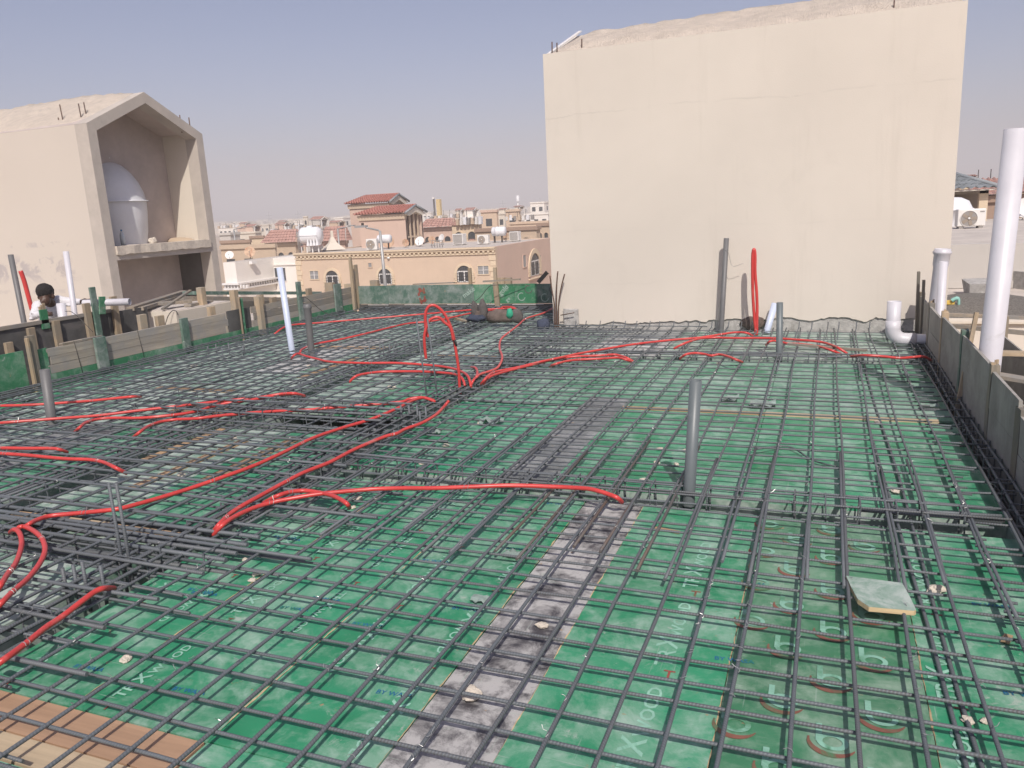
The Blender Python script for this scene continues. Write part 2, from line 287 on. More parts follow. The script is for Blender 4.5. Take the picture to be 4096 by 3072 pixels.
# ------------------------------------------------------------------ mesh helpers
class MB:
    def __init__(s): s.v = []; s.f = []; s.smooth = set()
    def add(s, vs, fs, smooth=False):
        o = len(s.v); s.v += [tuple(v) for v in vs]
        for f in fs:
            if smooth: s.smooth.add(len(s.f))
            s.f.append(tuple(i + o for i in f))
        return s
    def box(s, a, b, jit=0.0):
        x0, y0, z0 = a; x1, y1, z1 = b
        vs = [(x0, y0, z0), (x1, y0, z0), (x1, y1, z0), (x0, y1, z0), (x0, y0, z1), (x1, y0, z1), (x1, y1, z1), (x0, y1, z1)]
        if jit: vs = [tuple(c + rnd.uniform(-jit, jit) for c in v) for v in vs]
        return s.add(vs, [(0, 3, 2, 1), (4, 5, 6, 7), (0, 1, 5, 4), (1, 2, 6, 5), (2, 3, 7, 6), (3, 0, 4, 7)])
    def beam(s, p, q, w, h, up=(0, 0, 1)):
        p, q = Vector(p), Vector(q); d = (q - p).normalized(); u = Vector(up)
        if abs(d.dot(u)) > 0.98: u = Vector((0, 1, 0))
        sx = d.cross(u).normalized(); sz = sx.cross(d).normalized()
        vs = []
        for P in (p, q):
            for i, j in ((-1, -1), (1, -1), (1, 1), (-1, 1)): vs.append(P + sx * (w / 2 * i) + sz * (h / 2 * j))
        return s.add(vs, [(0, 1, 2, 3), (7, 6, 5, 4), (0, 4, 5, 1), (1, 5, 6, 2), (2, 6, 7, 3), (3, 7, 4, 0)])
    def tube(s, pts, r, n=8, cap=True, smooth=True, r2=None):
        pts = [Vector(p) for p in pts]; m = len(pts); vs = []; prev = None
        for i, p in enumerate(pts):
            d = (pts[min(i + 1, m - 1)] - pts[max(i - 1, 0)])
            d = d.normalized() if d.length > 1e-9 else Vector((0, 0, 1))
            if prev is None:
                u = Vector((0, 0, 1)) if abs(d.z) < 0.9 else Vector((1, 0, 0))
                a = d.cross(u).normalized()
            else:
                a = (prev - d * prev.dot(d)).normalized()
            prev = a; b = d.cross(a)
            rr = r[i] if isinstance(r, (list, tuple)) else r
            for k in range(n):
                t = 2 * math.pi * k / n; vs.append(p + a * (rr * math.cos(t)) + b * (rr * math.sin(t)))
        fs = [(i * n + k, i * n + (k + 1) % n, (i + 1) * n + (k + 1) % n, (i + 1) * n + k) for i in range(m - 1) for k in range(n)]
        s.add(vs, fs, smooth)
        if cap:
            o = len(s.v) - len(vs)
            s.f.append(tuple(o + k for k in reversed(range(n)))); s.f.append(tuple(o + (m - 1) * n + k for k in range(n)))
        return s
    def lathe(s, c, prof, n=24, axis='Z', smooth=True):
        c = Vector(c); vs = []
        for r, h in prof:
            for k in range(n):
                t = 2 * math.pi * k / n; x, y = r * math.cos(t), r * math.sin(t)
                if axis == 'Z': vs.append(c + Vector((x, y, h)))
                elif axis == 'Y': vs.append(c + Vector((x, h, y)))
                else: vs.append(c + Vector((h, x, y)))
        m = len(prof)
        fs = [(i * n + k, i * n + (k + 1) % n, (i + 1) * n + (k + 1) % n, (i + 1) * n + k) for i in range(m - 1) for k in range(n)]
        return s.add(vs, fs, smooth)
    def prism(s, poly, a, b, axis='Y'):
        # poly: list of 2D points; extruded from a to b along axis
        n = len(poly); vs = []
        for t in (a, b):
            for p, q in poly:
                vs.append((p, t, q) if axis == 'Y' else ((t, p, q) if axis == 'X' else (p, q, t)))
        fs = [tuple(range(n)), tuple(reversed(range(n, 2 * n)))] + [(i, (i + 1) % n, n + (i + 1) % n, n + i)[::-1] for i in range(n)]
        return s.add(vs, fs)
    def ell(s, c, r, nu=16, nv=10):
        c = Vector(c); vs = []; fs = []
        for j in range(nv + 1):
            ph = math.pi * j / nv
            for k in range(nu):
                t = 2 * math.pi * k / nu
                vs.append(c + Vector((r[0] * math.sin(ph) * math.cos(t), r[1] * math.sin(ph) * math.sin(t), r[2] * math.cos(ph))))
        for j in range(nv):
            for k in range(nu): fs.append((j * nu + k, (j + 1) * nu + k, (j + 1) * nu + (k + 1) % nu, j * nu + (k + 1) % nu))
        return s.add(vs, fs, True)
    def build(s, name, mat, parent=None, origin=None):
        me = bpy.data.meshes.new(name); me.from_pydata(s.v, [], s.f); me.update()
        if s.smooth:
            fl = [i in s.smooth for i in range(len(s.f))]; me.polygons.foreach_set('use_smooth', fl)
        me.materials.append(mat)
        bm = bmesh.new(); bm.from_mesh(me); bmesh.ops.recalc_face_normals(bm, faces=bm.faces); bm.to_mesh(me); bm.free()
        o = bpy.data.objects.new(name, me); COL.objects.link(o)
        if parent: o.parent = parent
        return o
def bevel(o, w=0.004, seg=2):
    m = o.modifiers.new('bevel', 'BEVEL'); m.width = w; m.segments = seg; m.limit_method = 'ANGLE'
    return o
def tag(o, label=None, cat=None, group=None, kind=None):
    if label: o['label'] = label
    if cat: o['category'] = cat
    if group: o['group'] = group
    if kind: o['kind'] = kind
    return o
def thing(name, label, cat, group=None, kind=None):
    o = bpy.data.objects.new(name, None); COL.objects.link(o); o.empty_display_size = 0.2
    return tag(o, label, cat, group, kind)
def spline(pts, sub=6):
    P = [Vector(p) for p in pts]; out = []
    for i in range(len(P) - 1):
        p0, p1, p2, p3 = P[max(i - 1, 0)], P[i], P[i + 1], P[min(i + 2, len(P) - 1)]
        for k in range(sub):
            t = k / sub
            out.append(0.5 * ((2 * p1) + (p2 - p0) * t + (2 * p0 - 5 * p1 + 4 * p2 - p3) * t * t + (3 * p1 - p0 - 3 * p2 + p3) * t ** 3))
    out.append(P[-1]); return out
# ================================================================== FORMWORK DECK
deck = thing('formwork_deck', 'green plywood slab formwork covering the roof', None, kind='structure')
del_keys = [k for k in ('category',) if k in deck.keys()]
def sheet(x0, x1, y0, y1, mat, z=0.0, th=0.018, name='plywood_sheet'):
    g = 0.0022
    o = MB().box((x0 + g, y0 + g, z - th), (x1 - g, y1 - g, z)).build(name, mat, deck)
    return o
def zr(): return rnd.uniform(-0.0035, 0.0)
# near right bay
near = {}
near['a'] = sheet(-0.95, -0.29, 1.89, 4.33, GREEN)
near['b'] = sheet(-0.29, 0.385, 1.89, 4.33, GREEN_B, -0.001)
near['c'] = sheet(0.385, 0.97, 1.89, 4.33, GREEN, -0.002)
near['k'] = sheet(-1.30, -0.95, 1.2, 4.33, BLACK_P, -0.004)
near['d'] = sheet(-1.94, -1.30, 1.80, 4.33, GREEN)
near['e'] = sheet(-2.60, -1.94, 1.80, 4.33, GREEN, -0.002)
near['f'] = sheet(-3.15, -2.60, 1.80, 4.33, GREEN, -0.001)
for x0, x1 in ((-0.95, -0.29), (-0.29, 0.385), (0.385, 0.97), (-1.94, -1.30)):
    sheet(x0, x1, -0.55, 1.89 if x0 > -1.2 else 1.80, GREEN, -0.002)
sheet(-3.15, -1.94, -0.55, 1.50, GREEN)
sheet(-3.15, -1.945, 1.505, 1.615, PALEPLY, 0.002, name='packing_board'); sheet(-3.15, -1.945, 1.62, 1.795, BROWNPLY, 0.0, name='packing_board')
sheet(-1.30, -0.95, -0.55, 1.2, BLACK_P, -0.004)
# middle right bay, between the two cross beams
for x0, x1, mt in ((-3.15, -2.0, GREEN), (-1.62, -0.42, GREEN), (-0.42, 0.97, GREEN)):
    sheet(x0, x1, 4.57, 6.498, mt, zr()); sheet(x0, x1, 6.585, 8.74, GREEN_M, zr())
sheet(-2.0, -1.62, 4.57, 6.9, GREY_P, -0.003); sheet(-2.0, -1.62, 6.9, 8.74, GREEN_M, -0.003)
sheet(-1.62, -0.42, 6.52, 6.585, TANPLY, 0.006, name='filler_lath'); sheet(-0.42, 0.85, 6.50, 6.585, PALEPLY, 0.010, name='filler_lath')
# strip below the cream wall
for i in range(5):
    x0 = -3.6 + i * 0.915; sheet(x0, min(x0 + 0.915, 0.97), 8.93, 10.74, PALE_P if i == 1 else GREEN_D, zr())
# left bays
xs = [-8.25, -7.63, -7.0, -6.38, -5.75, -5.13]
for i in range(5):
    for j, (y0, y1) in enumerate(((1.4, 3.45), (3.45, 5.05), (5.05, 7.4), (7.4, 9.8), (9.8, 12.55))):
        mt = GREEN_D
        if j == 1 and i >= 3: mt = GREY_P
        if (i * 3 + j * 5) % 7 == 3: mt = PALE_P if j > 2 else GREEN
        sheet(xs[i], xs[i + 1], y0, y1, mt, zr())
for j, (y0, y1) in enumerate(((0.6, 2.75), (3.3, 5.25), (5.85, 7.6), (7.6, 10.0), (10.0, 12.55))):
    for x0, x1 in ((-4.83, -4.15), (-4.15, -3.46)):
        mt = GREEN if j in (1, 2) and x0 > -4.5 else GREEN_D
        if j == 0: mt = GREEN_D
        sheet(x0, x1, y0, y1, mt, zr())
for x0, y0, x1, y1 in ((-4.9, 4.3, -4.83, 5.2), (-4.83, 3.18, -4.4, 3.30), (-4.38, 3.2, -4.0, 3.295), (-3.98, 3.19, -3.46, 3.3)):
    sheet(x0, x1, y0, y1, TANPLY if x0 < -4.5 or x0 > -4.0 else PALEPLY, 0.002, name='packing_board')
for x0, y0, w_, l_ in ((-4.45, 3.75, 0.10, 1.2), (-4.05, 4.0, 0.12, 1.1), (-5.9, 5.6, 0.7, 0.22), (-6.9, 6.4, 1.1, 0.14), (-5.6, 7.2, 0.12, 1.2), (-6.6, 9.0, 1.2, 0.15), (-4.5, 8.6, 0.8, 0.12)):
    sheet(x0, x0 + w_, y0, y0 + l_, TANPLY, 0.006, 0.010, name='packing_board')
for j, (y0, y1) in enumerate(((9.0, 10.72), (10.72, 12.55))): sheet(-3.44 - 0.0, -3.62, y0, y1, GREEN_D) if False else None
# beam boxes: soffit below and side boards
MB().box((-8.5, -0.6, -0.32), (1.12, 13.05, -0.30)).build('beam_soffit', GREEN_D, deck)
MB().box((-4.82, 2.755, -0.13), (-3.47, 3.295, -0.12)).build('beam_soffit', GREEN_D, deck); MB().box((-4.82, 5.255, -0.17), (-3.47, 5.845, -0.16)).build('beam_soffit', GREEN_D, deck)
def side(a, b, mat=GREEN_D): MB().box(a, b).build('beam_side', mat, deck)
for y in (4.33, 8.74): side((-3.15, y - 0.02, -0.299), (0.97, y, -0.0185))
for y in (4.57, 8.93): side((-3.15, y, -0.299), (0.97, y + 0.02, -0.0185))
for x in (-3.15, -4.83): side((x, 0.4, -0.299), (x + 0.02, 12.55, -0.0190))
for x in (-3.46, -5.13): side((x - 0.02, 0.4, -0.299), (x, 12.55, -0.0195))
side((0.95, -0.5, -0.299), (0.97, 10.74, -0.020)); side((-8.25, 0.4, -0.299), (-8.23, 12.5, -0.02)); side((-8.2, 12.53, -0.299), (-3.5, 12.55, -0.0205))

# ---- printing on the sheets
def text_mesh(txt, size, loc, rot, mat, parent, sx=1.0):
    cu = bpy.data.curves.new('lettering', 'FONT'); cu.body = txt; cu.size = size; cu.resolution_u = 2; cu.offset = size * 0.018
    t = bpy.data.objects.new('tmp_text', cu); COL.objects.link(t)
    bpy.context.view_layer.update()
    me = bpy.data.meshes.new_from_object(t.evaluated_get(bpy.context.evaluated_depsgraph_get()))
    bpy.data.objects.remove(t)
    me.transform(Matrix.Translation(loc) @ rot @ Matrix.Diagonal((sx, 1, 1, 1)))
    me.materials.clear(); me.materials.append(mat)
    o = bpy.data.objects.new('lettering', me); COL.objects.link(o); o.parent = parent
    return o
RZ = lambda a: Matrix.Rotation(a, 4, 'Z')
ZP = 0.0012
def brand_row(x, y0, y1, up, parent, size=0.082, gap=0.66):
    # the board's printed name repeated along the sheet, read along +Y or -Y
    y = y0 if up else y1
    k = 0
    while (y < y1 - 0.35) if up else (y > y0 + 0.35):
        r = RZ(math.pi / 2) if up else RZ(-math.pi / 2)
        s = 1 if up else -1
        text_mesh('TR', size, (x, y, ZP), r, LETTER, parent); text_mesh('X', size * 1.25, (x, y + s * size * 1.38, ZP), r, LETTER, parent)
        text_mesh('WOOD', size * 0.78, (x, y + s * size * 2.35, ZP), r, LETTER, parent, 1.15)
        text_mesh('T', size * 0.75, (x - s * 0.02, y - s * 0.075, ZP), RZ(0.0), LET_RED, parent)
        text_mesh('BY WASA', 0.035, (x + s * 0.12 + 0.03, y + s * 0.1, ZP), RZ(0.08), LET_BLUE, parent)
        y += s * gap; k += 1
brand_row(-0.50, 2.05, 4.3, True, near['a'], 0.095)
brand_row(0.485, 2.12, 4.3, True, near['c'], 0.095)
brand_row(-1.43, 1.9, 4.3, False, near['d']); brand_row(-1.80, 1.9, 4.05, False, near['d'])
brand_row(-2.12, 1.9, 4.2, False, near['e'], 0.07); brand_row(-2.45, 1.9, 4.1, True, near['e'], 0.07)
brand_row(-2.78, 1.9, 4.1, False, near['f'], 0.07); brand_row(-2.98, 1.9, 4.2, True, near['f'], 0.07)

def frayed(x, y0, y1, parent, w_=0.0055):
    # chipped tan edge of the film along a joint
    mb = MB(); n = int((y1 - y0) / 0.02); vs = []
    for k in range(n + 1):
        y = y0 + (y1 - y0) * k / n; a = max(0.0001, w_ * (0.25 + 1.6 * mnoise.noise((x * 7, y * 5, 0)) + 0.9 * mnoise.noise((x, y * 23, 3)))); b_ = max(0.0001, w_ * (0.2 + 1.2 * mnoise.noise((x * 3, y * 7, 8)) + 0.8 * mnoise.noise((x, y * 29, 5))))
        vs += [(x - a, y, ZP - 0.0004), (x + b_, y, ZP - 0.0004)]
    mb.add(vs, [(2 * k, 2 * k + 1, 2 * k + 3, 2 * k + 2) for k in range(n)]); mb.build('chipped_edge', EDGEWOOD, parent)
for x, p_ in ((-0.29, 'a'), (0.385, 'b'), (-1.94, 'd'), (-2.60, 'e'), (-1.302, 'd'), (-0.948, 'a')): frayed(x, 1.85, 4.32, near[p_])
def letter_b(cx, cy, s, parent):
    # round b with an open ring and a thick arc under it
    mb = MB(); n = 20; z = ZP + 0.001
    vs = []; 
    for k in range(n):
        t = 2 * math.pi * k / n
        vs += [(cx + s * 0.42 * math.cos(t), cy + s * 0.36 * math.sin(t), z), (cx + s * 0.26 * math.cos(t), cy + s * 0.21 * math.sin(t), z)]
    mb.add(vs, [(2 * k, 2 * ((k + 1) % n), 2 * ((k + 1) % n) + 1, 2 * k + 1) for k in range(n)])
    mb.add([(cx - s * 0.44, cy - 0.05 * s, z + 2e-4), (cx - s * 0.27, cy - 0.05 * s, z + 2e-4), (cx - s * 0.27, cy + s * 0.75, z + 2e-4), (cx - s * 0.44, cy + s * 0.75, z + 2e-4)], [(0, 1, 2, 3)])
    mb.build('emblem', EMB, parent)
    mb = MB(); vs = []
    for k in range(n + 1):
        t = math.radians(170 + 165 * k / n); w_ = 0.10 * math.sin(math.pi * min(1, max(0.05, k / n))) + 0.02
        vs += [(cx + s * (0.62 + w_) * math.cos(t), cy + s * (0.55 + w_) * math.sin(t), z), (cx + s * (0.62 - w_ * 0.6) * math.cos(t), cy + s * (0.55 - w_ * 0.6) * math.sin(t), z)]
    mb.add(vs, [(2 * k, 2 * k + 2, 2 * k + 3, 2 * k + 1) for k in range(n)])
    mb.build('emblem', EMB_R, parent)
for r in range(13):
    for c in range(2):
        x = -0.235 + c * 0.315 + (0.15 if r % 2 else 0.0); y = 2.08 + r * 0.178
        if x < 0.33 and (r, c) not in ((4, 0), (9, 1)): letter_b(x + rnd.uniform(-.006, .006), y, 0.118, near['b'])

# ================================================================== REINFORCEMENT
mat_ = thing('rebar_mat', 'grid of dark ribbed steel bars tied over the green plywood deck', 'rebar')
NB = [0]
def bar(pts, r, mat, parent, n=6):
    NB[0] += 1
    return MB().tube(pts, r, n).build('bar', mat, parent)
def wob(a, b, axis, z, step=0.55, amp=0.006):
    # bar with slight sag and drift between supports
    L = abs(b - a); m = max(3, int(L / step) + 1); ph = rnd.uniform(0, 6.28); k = rnd.uniform(0.6, 1.2)
    return [(a + (b - a) * i / (m - 1), amp * math.sin(ph + k * i) + rnd.uniform(-amp, amp) * 0.5, z + 0.007 * math.sin(ph * 2 + i * 0.9) + rnd.uniform(-0.002, 0.002)) for i in range(m)]
def bar_y(x, y0, y1, z, r, parent, mat=None, drift=0.0, n=6):
    P = wob(y0, y1, 'Y', z)
    return bar([(x + d + drift * (t - y0) / (y1 - y0), t, zz) for t, d, zz in P], r, mat or REBAR_Y, parent, n)
def bar_x(y, x0, x1, z, r, parent, mat=None, drift=0.0, n=6):
    P = wob(x0, x1, 'X', z)
    return bar([(t, y + d + drift * (t - x0) / (x1 - x0), zz) for t, d, zz in P], r, mat or REBAR_X, parent, n)
ZB, ZA = 0.047, 0.063
# bars running away from the camera (upper layer), spaced 0.19 m
x = 0.935; i = 0; AX = []
while x > -8.2:
    far = 10.66 if x > -3.6 else 12.75
    dr = rnd.uniform(-0.02, 0.02)
    near_right = x > -3.2
    bar_y(x, -0.4 if near_right else 0.2, far + rnd.uniform(-0.06, 0.04), ZA + (0.004 if near_right else 0.012), 0.0079 if near_right else 0.0085, mat_, drift=dr, n=8 if near_right else 6)
    AX.append(x); x -= 0.19 + rnd.uniform(-0.012, 0.012); i += 1
# short lap bars beside them over the cross beams, some rusty
for k, x in enumerate(AX):
    if x > -3.1:
        bar_y(x + 0.021 * (1 if k % 2 else -1), 3.45 + rnd.uniform(-0.18, 0.12), 5.15 + rnd.uniform(-0.2, 0.5), ZA + 0.002, 0.0085, mat_, REBAR_YR if 9 <= k <= 13 else REBAR_Y, n=8)
        if k % 2: bar_y(x + 0.018, 8.0 + rnd.uniform(-0.2, 0.2), 10.2 + rnd.uniform(-0.3, 0.4), ZA, 0.0075, mat_)
# two loose bars lying low on the deck by the right edge
bar_y(0.505, 0.5, 6.6, 0.014, 0.0085, mat_, drift=-0.16, n=8); bar_y(0.53, 0.5, 9.2, 0.013, 0.0085, mat_, drift=-0.13, n=8)
# bars running across (lower layer), spaced 0.16 m
y = 1.30; 
while y < 12.6:
    x1 = 0.86 + rnd.uniform(-0.10, 0.08); xl = -8.2 + rnd.uniform(0, 0.1)
    if 4.2 < y < 4.7 or 8.62 < y < 9.0: pass
    if y > 10.62: x1 = -3.75
    split = rnd.uniform(-3.6, -2.7)
    rb = 0.0070 if y < 6 else 0.0070 - 0.0016 * min(1, (y - 6) / 4)
    bar_x(y + rnd.uniform(-0.015, 0.015), split - 0.5, x1, ZB, rb, mat_, drift=rnd.uniform(-0.015, 0.015), n=8 if y < 5 else 6)
    bar_x(y + rnd.uniform(-0.02, 0.02), xl, split + 0.3, ZB + 0.004, rb, mat_, drift=rnd.uniform(-0.02, 0.02))
    if y > 3: # hooked tail bars entering the edge beam
        pass
    y += (0.158 if y < 7 else 0.185) + rnd.uniform(-0.012, 0.012)
y = 1.5
while y < 10.6:
    bar_x(y, 0.72, 1.04 + rnd.uniform(-0.03, 0.02), ZB + 0.01, 0.007, mat_); y += 0.235 + rnd.uniform(-0.06, 0.06)
# extra top steel on the left: heavier cross bars and a second grid
y = 1.62
while y < 5.0:
    bar_x(y, -7.8 + rnd.uniform(-0.3, 0.6), -2.75 + rnd.uniform(-0.35, 0.45), 0.088, 0.0100, mat_, drift=rnd.uniform(-0.02, 0.02), n=8); y += 0.27 + rnd.uniform(-0.04, 0.04)
for k in range(10):
    bar_y(-5.2 - k * 0.31, 4.6 + rnd.uniform(-0.3, 0.3), 12.6, 0.09, 0.0065, mat_, drift=rnd.uniform(-0.05, 0.05))
for k in range(12):
    bar_x(5.2 + k * 0.62, -8.1, -3.2 + rnd.uniform(-0.4, 0.5), 0.086, 0.0065, mat_, drift=rnd.uniform(-0.06, 0.06))
for k in range(9):
    bar_x(9.05 + k * 0.19, -3.9 + rnd.uniform(-0.2, 0.1), -2.1 + rnd.uniform(-0.3, 0.9), 0.085, 0.0075, mat_, drift=rnd.uniform(0.0, 0.12))
for k in range(7):
    bar_x(7.2 + k * 0.16, -4.3, -2.2 + rnd.uniform(-0.3, 0.3), 0.088, 0.009, mat_, drift=rnd.uniform(-0.03, 0.03))
# upturned bar ends below the cream wall
for k in range(24):
    x = -3.3 + k * 0.175 + rnd.uniform(-0.03, 0.03)
    bar([(x - 0.01, 9.9, 0.055), (x, 10.5, 0.06), (x + 0.01, 10.62, 0.075), (x + 0.015, 10.66, 0.15)], 0.0065, REBAR_Y, mat_)

# beam cages: long bars and stirrups
def cage(label, axis, c, half, a, b, ztop, zbot, nbars=3, r=0.009, sp=0.17, skip=None):
    t = thing('beam_cage', label, 'rebar cage')
    f_bar = (lambda p, z: bar_x(p, a, b, z, r, t, n=8)) if axis == 'X' else (lambda p, z: bar_y(p, a, b, z, r, t, n=8))
    for k in range(nbars):
        p = c - half + 2 * half * k / (nbars - 1); f_bar(p, ztop - r - 0.004); f_bar(p, zbot + r)
    f_bar(c - half, (ztop + zbot) / 2); f_bar(c + half, (ztop + zbot) / 2)
    s = a + 0.06
    while s < b - 0.05:
        q = s + rnd.uniform(-0.02, 0.02); h = half + 0.014; zt = ztop + rnd.uniform(-0.004, 0.01)
        pts = [(-h, zt), (-h, zbot), (h, zbot), (h, zt), (-h, zt), (-h + 0.03, zt - 0.05)]
        ln = rnd.uniform(-0.02, 0.02)
        P = [(q + ln * (z - zbot) * 3, c + u, z) if axis == 'X' else (c + u, q + ln * (z - zbot) * 3, z) for u, z in pts]
        MB().tube(P, 0.0048, 6, smooth=False).build('stirrup', REBAR_Z, t)
        s += sp
    return t
cage('steel beam cage across the deck in front of the grey pipe', 'X', 4.45, 0.075, -3.3, 0.93, 0.085, -0.26, 2, 0.0065, 0.165)
for k in range(4): bar_x(4.40 + 0.03 * k, 0.22 + 0.06 * k, 0.90, 0.06 - 0.012 * (k % 2), 0.009, mat_, n=8)
cage('steel beam cage across the deck below the cream wall', 'X', 8.83, 0.06, -3.2, 0.93, 0.075, -0.26, 3, sp=0.2)
cage('raised steel beam cage across the left deck under red conduits', 'X', 5.55, 0.26, -6.0, -3.3, 0.15, -0.12, 4, 0.010, 0.24)
cage('thick bar bundle of steel at left beside the paired starter bars', 'X', 3.02, 0.13, -5.4, -2.80, 0.095, -0.10, 4, 0.012, 0.30)
cage('long steel beam cage running away under the red conduit hub', 'Y', -3.30, 0.09, 0.6, 12.4, 0.080, -0.26, 3, 0.010, 0.26)
cage('long steel beam cage running away through the left deck', 'Y', -4.98, 0.085, 3.2, 12.4, 0.085, -0.26, 3, 0.010, 0.26)
cage('steel edge beam cage beside the right grey form panels', 'Y', 1.02, 0.035, -0.2, 10.6, 0.07, -0.26, 2, 0.009, 0.20)
cage('steel edge beam cage beside the left timber shuttering', 'Y', -8.33, 0.05, 0.8, 12.4, 0.07, -0.25, 2, 0.009, 0.22)
cage('far steel edge beam cage below the green back board', 'X', 12.78, 0.12, -8.2, -3.7, 0.07, -0.25, 3, 0.009, 0.22)

# starter bars of columns
def starter(label, pts, h, r=0.009, lean=(0, 0)):
    t = thing('starter_bars', label, 'rebar')
    for (x, y, z0, z1) in pts:
        MB().tube([(x, y, z0), (x + lean[0] * 0.5, y + lean[1] * 0.5, (z0 + z1) / 2), (x + lean[0], y + lean[1], z1)], r, 8).build('bar', REBAR_Z, t)
    return t
p = G(520, 2285)
starter('pair of upright ribbed starter bars at lower left', [(p.x - 0.045, p.y, -0.2, 0.485), (p.x - 0.005, p.y, -0.2, 0.10), (p.x + 0.02, p.y - 0.01, -0.2, 0.495)], .5, 0.0085)
p = G(1730, 1612)
starter('pair of upright starter bars carrying the tall red loop', [(p.x - 0.07, p.y + 0.05, -0.2, 0.80), (p.x + 0.02, p.y + 0.1, -0.2, 0.80)], .8, 0.0085, (-0.06, 0.0))
for lab, pxs, py in (('row of short upright bar stubs in the far middle mesh', (1462, 1480, 1522, 1535, 1562, 1578), 1424), ('row of short upright bar stubs by the far left shuttering', (834, 868, 892, 919, 975, 980), 1420),
                     ('cluster of short upright stubs by the red conduit hub', (1640, 1672, 1682, 1706, 1608), 1690), ('short upright stubs at the bottom left beam', (268, 312, 350, 420), 2370)):
    t = thing('bar_stubs', lab, 'rebar')
    for k, a in enumerate(pxs):
        q = G(a, py + rnd.uniform(-6, 6)); MB().tube([(q.x, q.y, -0.1), (q.x, q.y, 0.13 + rnd.uniform(-0.02, 0.04))], 0.009, 8).build('bar', REBAR_Z, t)

# binding wire ties at crossings: too small and too many to count
mb = MB()
for k in range(620):
    ax = rnd.choice(AX[:26] if k % 3 else AX); yy = rnd.uniform(1.7, 10.4) if ax > -3.6 else rnd.uniform(1.7, 12.4)
    zz = ZA + 0.012 + (0.02 if ax < -3.2 else 0); a = rnd.uniform(0, 6.28); rr = rnd.uniform(0.006, 0.011)
    P = [(ax + rr * math.cos(a + t) * 1.2, yy + rr * math.sin(a + t), zz + 0.004 * t) for t in (0, 1.2, 2.4, 3.4)]
    e = P[-1]; P.append((e[0] + rnd.uniform(-0.014, 0.014), e[1] + rnd.uniform(-0.014, 0.014), e[2] + rnd.uniform(0.002, 0.014)))
    mb.tube(P, 0.0012, 4, smooth=False)
o = mb.build('wire_ties', WIRE, mat_); o['kind'] = 'stuff'

# ================================================================== RED CONDUITS
def conv(ox, oy, s, pts): return [(ox + a / s, oy + b / s) for a, b in pts]
S8 = 2.765
def CL(p): return conv(0, 1300, S8, p)
def CM(p): return conv(800, 1300, S8, p)
def CH(p): return conv(1600, 1300, S8, p)
def CR(p): return conv(2400, 1300, S8, p)
def CRR(p): return conv(3200, 1300, S8, p)
def LL(p): return conv(0, 1850, S8, p)
def LM(p): return conv(800, 1850, S8, p)
def LH(p): return conv(1600, 1900, S8, p)
def LR(p): return conv(2400, 1900, S8, p)
def LB(p): return conv(0, 2472, S8, p)
def K5(p): return conv(1000, 1000, 2.212, p)
def K4(p): return conv(1350, 730, 2.458, p)
def conduit(label, px, z=0.120, r=0.0135, ends=(True, True), mat=None, zs=None, extra=None):
    P = []
    m = len(px)
    for i, (a, b) in enumerate(px):
        zz = z + 0.008 * math.sin(i * 1.3)
        if zs: zz = zs[i]
        elif (i == 0 and ends[0]) or (i == m - 1 and ends[1]): zz = z - 0.055
        P.append(G(a, b, zz))
    if extra: P = extra(P)
    S = spline(P, 5); o = MB().tube(S, r, 10).build('conduit', mat or RED)
    mb = MB(); acc = rnd.uniform(0.2, 0.6)
    for i in range(1, len(S) - 2):
        acc -= (S[i] - S[i - 1]).length
        if acc < 0:
            acc = rnd.uniform(0.6, 1.3); d = (S[i + 1] - S[i]).normalized(); u = d.cross(Vector((0, 0, 1))).normalized(); v = u.cross(d)
            ring = [S[i] + (u * math.cos(t) + v * math.sin(t)) * (r * 1.12) + d * 0.004 * t for t in [k * 0.7 for k in range(12)]]
            ring += [ring[-1] + v * 0.02 + u * rnd.uniform(-0.02, 0.02)]; mb.tube(ring, 0.0017, 4, smooth=False)
    if mb.v: mb.build('tie_wire', WIRE, o)['kind'] = 'stuff'
    return tag(o, label, 'conduit', 'red electrical conduits')
conduit('red conduit ending behind the leftmost grey pipe, farthest of the left bunch', CL([(-60, 895), (0, 893), (300, 885), (600, 868), (1000, 838), (1300, 808), (1480, 792), (1560, 800)]))
conduit('long glossy red conduit passing behind the base of the leftmost grey pipe', CL([(-60, 1090), (0, 1083), (300, 1060), (700, 1030), (1100, 1000), (1500, 950), (1900, 905)]) + CM([(0, 868), (400, 825), (700, 795), (900, 762), (1050, 757), (1160, 785)]))
conduit('red conduit dipping into the mesh right of the leftmost grey pipe', CL([(830, 1180), (880, 1135), (950, 1080), (1080, 1042), (1250, 1028), (1500, 1030), (1700, 1018), (2000, 985)]) + CM([(0, 945), (150, 895), (350, 855), (560, 828), (760, 795), (920, 768), (1060, 762), (1150, 780)]), 0.112)
conduit('red conduit curling down through the raised beam cage', CL([(1470, 1245), (1540, 1190), (1640, 1120), (1780, 1070), (1950, 1045), (2110, 1038)]) + CM([(0, 1030), (200, 1005), (400, 985), (600, 968), (900, 950), (1150, 942), (1400, 920), (1800, 888), (2212, 852)]) + CH([(100, 820), (250, 802), (380, 836)]), 0.115)
conduit('short red conduit at the left edge, upper of two', CL([(-60, 1360), (0, 1360), (300, 1365), (550, 1365), (650, 1375), (745, 1408)]), 0.125)
conduit('red conduit at the left edge dropping over the grey panels', CL([(-60, 1412), (0, 1420), (300, 1440), (700, 1478), (1000, 1490), (1150, 1520), (1280, 1580), (1400, 1640)]), 0.125)
